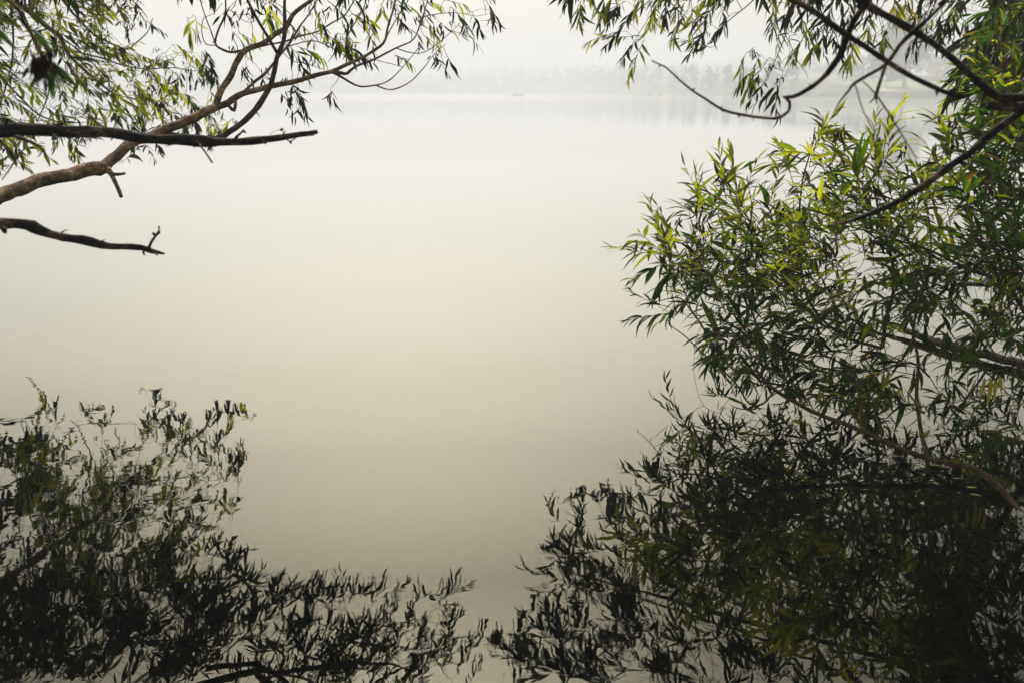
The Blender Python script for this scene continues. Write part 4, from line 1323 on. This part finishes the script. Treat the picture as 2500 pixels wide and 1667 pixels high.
# the crown above the frame, seen mirrored in the lower right of the lake
poly_R = [(1330, 1300), (1345, 1240), (1440, 1200), (1480, 1215), (1620, 1170), (1800, 1230), (2000, 1200), (2200, 1160), (2520, 1120), (2520, 1680), (1270, 1680), (1230, 1600), (1240, 1545), (1330, 1500), (1300, 1430)]
gaps = [[(2060, 1390), (2200, 1400), (2230, 1480), (2120, 1510), (2050, 1470)], [(1550, 1440), (1650, 1440), (1640, 1500), (1580, 1490)], [(2300, 1440), (2440, 1520), (2430, 1600), (2330, 1540)]]
jobs = []
for x, y in sample(poly_R, 1500, 6):
    if x < 2250 and not clump(x, y): continue
    if any(in_poly(x, y, g) for g in gaps): continue
    ok_ = False
    for _ in range(14):
        Yv = rng.uniform(4.7, 9.6)
        c = PR(x, y, Yv)
        if c[2] < 1.2: continue
        if off_direct(c, yok=lambda a, b_: a > 2330 and b_ < 200): ok_ = True; break
    dens = 0.52 if x < 1800 else 0.62
    if ok_ and rng.random() < dens:
        jobs.append(dict(c=c, d=nrm(np.array([-0.55, 0, -0.4]) + rng.normal(0, 0.5, 3)), L=rng.uniform(0.2, 0.36), n=int(rng.integers(9, 14)), size=rng.uniform(1.25, 1.65),
                         hang=0.4, spread=55, tuft=0.3, wither=0.03))
ow.grow(jobs)
ow.finish()

# ---------------------------------------------------------------- 6. right willow bush, half sunk in the lake
RB = (3.35, 3.4, -0.25)
bu = Willow('willow_bush', RB, 'dense green willow bush leaning over the water on the right, its stems half sunken', M_LEAF_BUSH, 0.125, 0.32, cat='bush')


def stem(pts, Ys, r_, bark=M_BARK_WET, lab=None, on=None, sides=8, start=None, name='stem'):
    p3 = path3(pts, Ys); rr = radii(p3, r_)
    if start is not None:
        p3 = np.vstack([np.array(start), p3]); rr = [rr[0] * 1.2] + rr
    return bu.bough(p3, rr, bark, name=name, label=lab, sides=sides, jit=0.25, onto=on)


S1 = stem([(2520, 1290), (2431, 1182), (2397, 1155), (2365, 1137), (2329, 1133), (2244, 1112), (2142, 1069), (2074, 1038), (2016, 1018), (1938, 980), (1877, 939), (1846, 902)],
          [3.35, 3.58, 3.66, 3.72, 3.75, 3.8, 3.9, 3.98, 4.02, 4.1, 4.18, 4.22], [9, 9, 8.5, 7.2, 6.8, 6.2, 5.6, 5, 4.4, 3.6], lab='long low brown stem rising from the water', sides=12)
S2 = stem([(1846, 902), (1856, 874), (1850, 834), (1846, 795), (1826, 716), (1820, 617), (1836, 518), (1828, 459)], [4.22, 4.25, 4.3, 4.35, 4.45, 4.6, 4.7, 4.8], [4, 3.6, 3.2, 2.6, 1.8, 1.0])
S3 = stem([(1848, 904), (1800, 906), (1753, 862), (1721, 807), (1690, 763), (1658, 728), (1610, 735), (1565, 745)], [4.22, 4.3, 4.5, 4.7, 4.85, 5.0, 5.2, 5.35], [3.6, 3, 2.6, 2, 1.2, .8])
stem([(1690, 763), (1665, 700), (1620, 650), (1580, 600)], [4.85, 5.0, 5.1, 5.2], [1.6, 1.2, .8], on=S3)
S4 = stem([(1890, 955), (1862, 985), (1830, 985), (1792, 930), (1721, 866), (1670, 819), (1630, 790)], [4.15, 4.1, 4.12, 4.3, 4.55, 4.7, 4.8], [2.6, 2.4, 2, 1.6, .9])
S5 = stem([(2266, 1160), (2261, 1106), (2246, 1040), (2238, 960), (2241, 873), (2230, 800), (2262, 675), (2273, 596), (2260, 500), (2230, 420)], [3.78, 3.82, 3.95, 4.1, 4.2, 4.3, 4.45, 4.55, 4.7, 4.8], [6, 5.5, 5, 4.5, 4, 3, 2.4, 1.5, 1], lab='upright stem standing in the water')
S6 = stem([(2150, 850), (2166, 770), (2182, 695), (2174, 616), (2150, 540), (2130, 450), (2100, 380)], [5.2, 5.2, 5.2, 5.15, 5.1, 5.1, 5.1], [5, 4.5, 3.5, 2.6, 1.2])
S7 = stem([(2600, 770), (2500, 711), (2430, 680), (2360, 656), (2290, 620), (2200, 590), (2100, 560), (2010, 540)], [4.6, 4.6, 4.7, 4.75, 4.8, 4.9, 5.0, 5.1], [7, 6, 5, 4, 3, 2, 1.2], start=(3.4, 4.6, 0.5))
S8 = stem([(2620, 620), (2540, 480), (2490, 350), (2450, 230), (2430, 120), (2420, 20), (2400, -60)], [4.7, 4.7, 4.7, 4.7, 4.75, 4.8, 4.9], [7, 6, 5, 3.5, 2, 1.2], start=(3.4, 4.7, 0.45))
S9 = stem([(2600, 900), (2500, 760), (2440, 640), (2400, 520), (2370, 420), (2350, 330)], [4.4, 4.4, 4.45, 4.5, 4.55, 4.6], [7, 5.5, 4, 2.5, 1.2], start=(3.3, 4.2, 0.25))
S10 = stem([(2150, 850), (2060, 820), (1990, 760), (1960, 680), (1950, 560), (1960, 440), (1985, 350), (1990, 310)], [5.2, 5.15, 5.1, 5.1, 5.15, 5.2, 5.3, 5.3], [4, 3.4, 2.6, 1.8, 1.0])
S11 = stem([(2270, 920), (2220, 885), (2120, 905), (2000, 860), (1940, 800), (1900, 700), (1890, 600)], [4.3, 4.35, 4.5, 4.6, 4.7, 4.8, 4.9], [2.6, 2.2, 1.6, 1])
LOG = stem([(2680, 925), (2580, 905), (2494, 888), (2375, 858), (2296, 838), (2233, 815), (2160, 790), (2120, 775)], [5.0, 5.14, 5.33, 5.6, 5.8, 6.03, 6.28, 6.45], [12, 11.5, 11, 10.5, 9.5, 8, 5, 3], bark=M_BARK_GREY, lab='thick pale stem lying along the water', sides=12, start=(3.6, 4.9, 0.1))
stem([(2420, 870), (2400, 840), (2370, 800), (2340, 760)], [5.5, 5.45, 5.4, 5.35], [3.5, 2.6, 1.5], on=LOG)
bu.bough([(3.3, 3.4, -0.3), (3.45, 3.9, 0.2), (3.4, 4.6, 0.5)], [0.06, 0.05, 0.035], M_BARK_WET, name='stem')
bu.bough([(3.2, 3.35, -0.3), (3.5, 4.1, 0.1), (3.6, 4.9, 0.1)], [0.06, 0.05, 0.04], M_BARK_WET, name='stem')


def bush_jobs(poly, n, mind, Yr, up=0.85, out=(-0.45, 0, 0), L=(0.2, 0.36), nl_=(9, 15), size=1.0, hang=0.1, tuft=0.16, sp=52, cu=0.3, wither=0.04, yellow=0.005, jit=0.42, young=0.0):
    out_ = []
    for x, y in sample(poly, n, mind):
        g_ = math.sin(x * 0.021 + 1.7 * math.sin(y * 0.017)) + math.sin(y * 0.027 + x * 0.011 + 2.0)
        if g_ < -0.75 and rng.random() < 0.75: continue
        Yv = rng.uniform(*Yr)
        c = P(x, y, Yv)
        if c[2] < 0.06:
            t_ = math.tan(PITCH + math.atan((y - RES_H / 2) / F))
            Yv = (CAM_H - rng.uniform(0.08, 0.3)) / t_
            if Yv < 3.7: continue
            c = P(x, y, Yv)
        d = nrm(np.array([0, 0, up]) + np.array(out) + rng.normal(0, jit, 3))
        out_.append(dict(c=c, d=d, L=rng.uniform(*L), n=int(rng.integers(*nl_)), size=size * rng.uniform(0.8, 1.2), hang=hang, tuft=tuft, spread=sp, young=young if y < 760 else young * 0.1, up=cu, wither=wither, yellow=yellow))
    return out_


jobs = []
jobs += bush_jobs([(1660, 640), (1660, 540), (1720, 470), (1780, 470), (1830, 520), (1900, 470), (1960, 390), (2010, 360), (2060, 420), (2130, 400), (2200, 430), (2260, 430), (2330, 400), (2330, 620), (1900, 700), (1720, 700)], 190, 19, (4.3, 5.7), L=(0.24, 0.38), young=0.62)
jobs += bush_jobs([(1620, 640), (1740, 600), (1900, 620), (2300, 600), (2500, 560), (2500, 850), (2250, 800), (2000, 850), (1800, 850), (1700, 800), (1640, 740)], 212, 18, (4.2, 5.8), up=0.45, out=(-0.4, 0, 0), hang=0.25, cu=0.1, jit=0.6, young=0.3)
jobs += bush_jobs([(2340, 620), (2360, 430), (2400, 330), (2430, 230), (2520, 200), (2520, 650)], 105, 18, (4.0, 5.2), up=0.8, out=(-0.25, 0, 0), hang=0.15, young=0.06)
jobs += bush_jobs([(2400, 0), (2440, -40), (2520, -40), (2520, 330), (2400, 330), (2380, 250), (2420, 180), (2440, 100)], 46, 22, young=0.3, Yr=(4.4, 5.2), up=-0.1, out=(-0.5, 0, 0), hang=0.35, size=1.1, cu=0, tuft=0.5)
jobs += bush_jobs([(1700, 800), (1850, 820), (2050, 850), (2200, 860), (2200, 980), (2050, 990), (1950, 960), (1850, 900), (1760, 900)], 58, 23, (4.1, 4.9), up=0.25, out=(-0.4, 0, 0), hang=0.35, jit=0.6, cu=0, yellow=0.03)
jobs += bush_jobs([(2200, 680), (2520, 620), (2520, 1060), (2330, 1010), (2230, 930)], 56, 22, (4.0, 5.4), up=0.2, out=(-0.4, 0, 0), hang=0.3, jit=0.7, cu=0, L=(0.18, 0.3), size=0.85, tuft=0.4)
# hand-placed tips on the outline
for x, y, dx, dz in ((1598, 545, -.35, .9), (1640, 560, -.2, 1), (1560, 590, -.8, .35), (1560, 620, -.9, 0), (1590, 660, -.8, -.5), (1575, 740, -.9, .15), (1600, 770, -.8, -.1), (1600, 610, -.7, .3), (1700, 480, -.1, 1), (1765, 430, -.15, 1),
                     (1745, 450, -.3, 1), (1800, 435, 0, 1), (1820, 450, .2, 1), (1890, 440, .1, 1), (1925, 400, -.3, .9), (1975, 350, -.1, 1), (1990, 330, -.1, 1), (2030, 330, .3, .9), (2110, 350, -.5, .7), (2125, 330, -.3, 1), (2160, 315, 0, 1),
                     (2180, 360, .3, .9), (2150, 400, 0, 1), (1950, 365, -.9, .3), (1930, 390, -.9, .1), (2290, 370, -.2, 1), (2330, 350, .1, 1), (2330, 330, -.3, .9), (2360, 310, -.6, .6), (1680, 510, -.3, .9), (1620, 590, -.5, .6),
                     (2370, 235, -.9, .1), (2390, 200, -.8, .5), (2420, 130, -.2, 1), (2380, 280, -.9, -.1)):
    jobs.append(dict(c=P(x, y, rng.uniform(4.5, 5.0)), d=nrm(np.array([dx, rng.normal(0, .2), dz])), L=rng.uniform(0.2, 0.28), n=int(rng.integers(11, 15)), size=rng.uniform(0.9, 1.05), hang=0.05, spread=48, up=0.1, wither=0.0, tuft=0.1, young=0.9 if y < 640 else 0.2))
bu.grow(jobs)
for x, y in ((1705, 510), (1775, 455), (1715, 560), (1700, 600), (1830, 560), (1850, 620), (2050, 330), (2205, 365), (2310, 345), (2000, 470), (1910, 520), (2130, 470), (1820, 650), (2330, 300)):
    q = P(x, y, 4.75)
    bi = bu.twig_to(q, np.array([0.0, 0, 0.9]), maxr=0.002, rmin=0.0009)
    bu.tuft(bi, q + np.array([0, 0, 0.02]), 12, 0.075)
# yellow leaves hanging low on the right
q = P(2418, 915, 4.0)
bi = bu.twig_to(q, np.array([-0.4, 0, -0.3]), maxr=0.002)
for dx, dy, l_ in ((0, 0, 75), (-14, 2, 55), (22, -4, 50), (-35, 4, 38), (10, 5, 60)):
    a = P(2418 + dx, 918 + dy, 4.0); e = P(2418 + dx * 1.4, 918 + dy + l_, 3.98)
    L_ = np.linalg.norm(e - a)
    bu.boughs[bi].yellow.append((a, nrm(e - a), nrm(np.array([0.3, -1, 0.2]) + rng.normal(0, .3, 3)), L_, L_ * .1, .1, .2, .05))
bu.finish()


# ---------------------------------------------------------------- fallen leaves on the water
def fallen(px, py, lpx, ang, material, label):
    t_ = math.tan(PITCH + math.atan((py - RES_H / 2) / F))
    Y = CAM_H / t_
    c = P(px, py, Y); c[2] = 0.004
    L_ = lpx / F * Y * 1.05
    mb_ = MB()
    d = np.array([math.cos(ang), math.sin(ang), 0.0])
    leaves_into(mb_, [(np.array([0, 0, 0.0]) - d * L_ / 2, d, np.array([0, 0, 1.0]), L_, L_ * 0.17, rng.uniform(-.06, .02), 0.15, 0.1)])
    o = mb_.build('fallen_leaf', material)
    o.location = tuple(c)
    tag(o, label, 'leaf', 'fallen leaves floating by the sunken stem')


M_BROWNLEAF = simple_mat('brown_fallen_leaf', (0.22, 0.11, 0.06), (0.32, 0.18, 0.10), 20)
M_DULLY = simple_mat('dull_yellow_leaf', (0.26, 0.28, 0.06), (0.36, 0.36, 0.08), 20)
fallen(2233, 1128, 26, 0.5, M_DULLY, 'dull yellow leaf floating just below the low stem, left of the pair')
fallen(2284, 1137, 28, -0.2, M_DULLY, 'dull yellow leaf floating just below the low stem, right of the pair')
fallen(2372, 1191, 30, 0.1, M_DULLY, 'dull yellow leaf floating left of where the low stem enters the water')
fallen(2382, 1209, 28, -0.3, M_DULLY, 'dim yellow leaf floating lowest, below the stem end')
fallen(2186, 1114, 34, 0.05, M_BROWNLEAF, 'thin pinkish brown leaf floating left of the yellow pair')
fallen(2338, 1169, 30, 0.1, M_BROWNLEAF, 'rusty brown leaf floating between the yellow leaves and the stem end')
fallen(2310, 1142, 34, -0.15, M_BROWNLEAF, 'narrow brown leaf trailing right of the yellow pair')
fallen(1836, 980, 24, 0.3, M_DULLY, 'pale leaf floating in the loop of thin stems')
fallen(1966, 984, 40, 0.02, M_DULLY, 'long pale green leaf floating beside the middle of the low stem')
fallen(1732, 956, 22, 0.1, M_DULLY, 'small pale leaf floating at the left end of the bush')

# a small insect in the air above the right-hand bush
ins = MB()
ip = P(2229, 288, 5.0)
ins.tube(np.array([ip + [-.004, 0, 0], ip, ip + [.004, 0, -.001]]), [.0012, .0028, .001], 7)
io = empty('insect', ip); tag(io, 'tiny dark insect in the air above the bush', 'insect')
ins.build('body', M_WITHER, io, ip)
for s_ in (-1, 1):
    wv = MB(); wv.add([ip + [0, 0, .002], ip + [.004, s_ * .008, .005], ip + [-.002, s_ * .009, .005], ip + [-.004, s_ * .003, .003]], [(0, 1, 2, 3)])
    wv.build('wing', M_WITHER, io, ip, False)
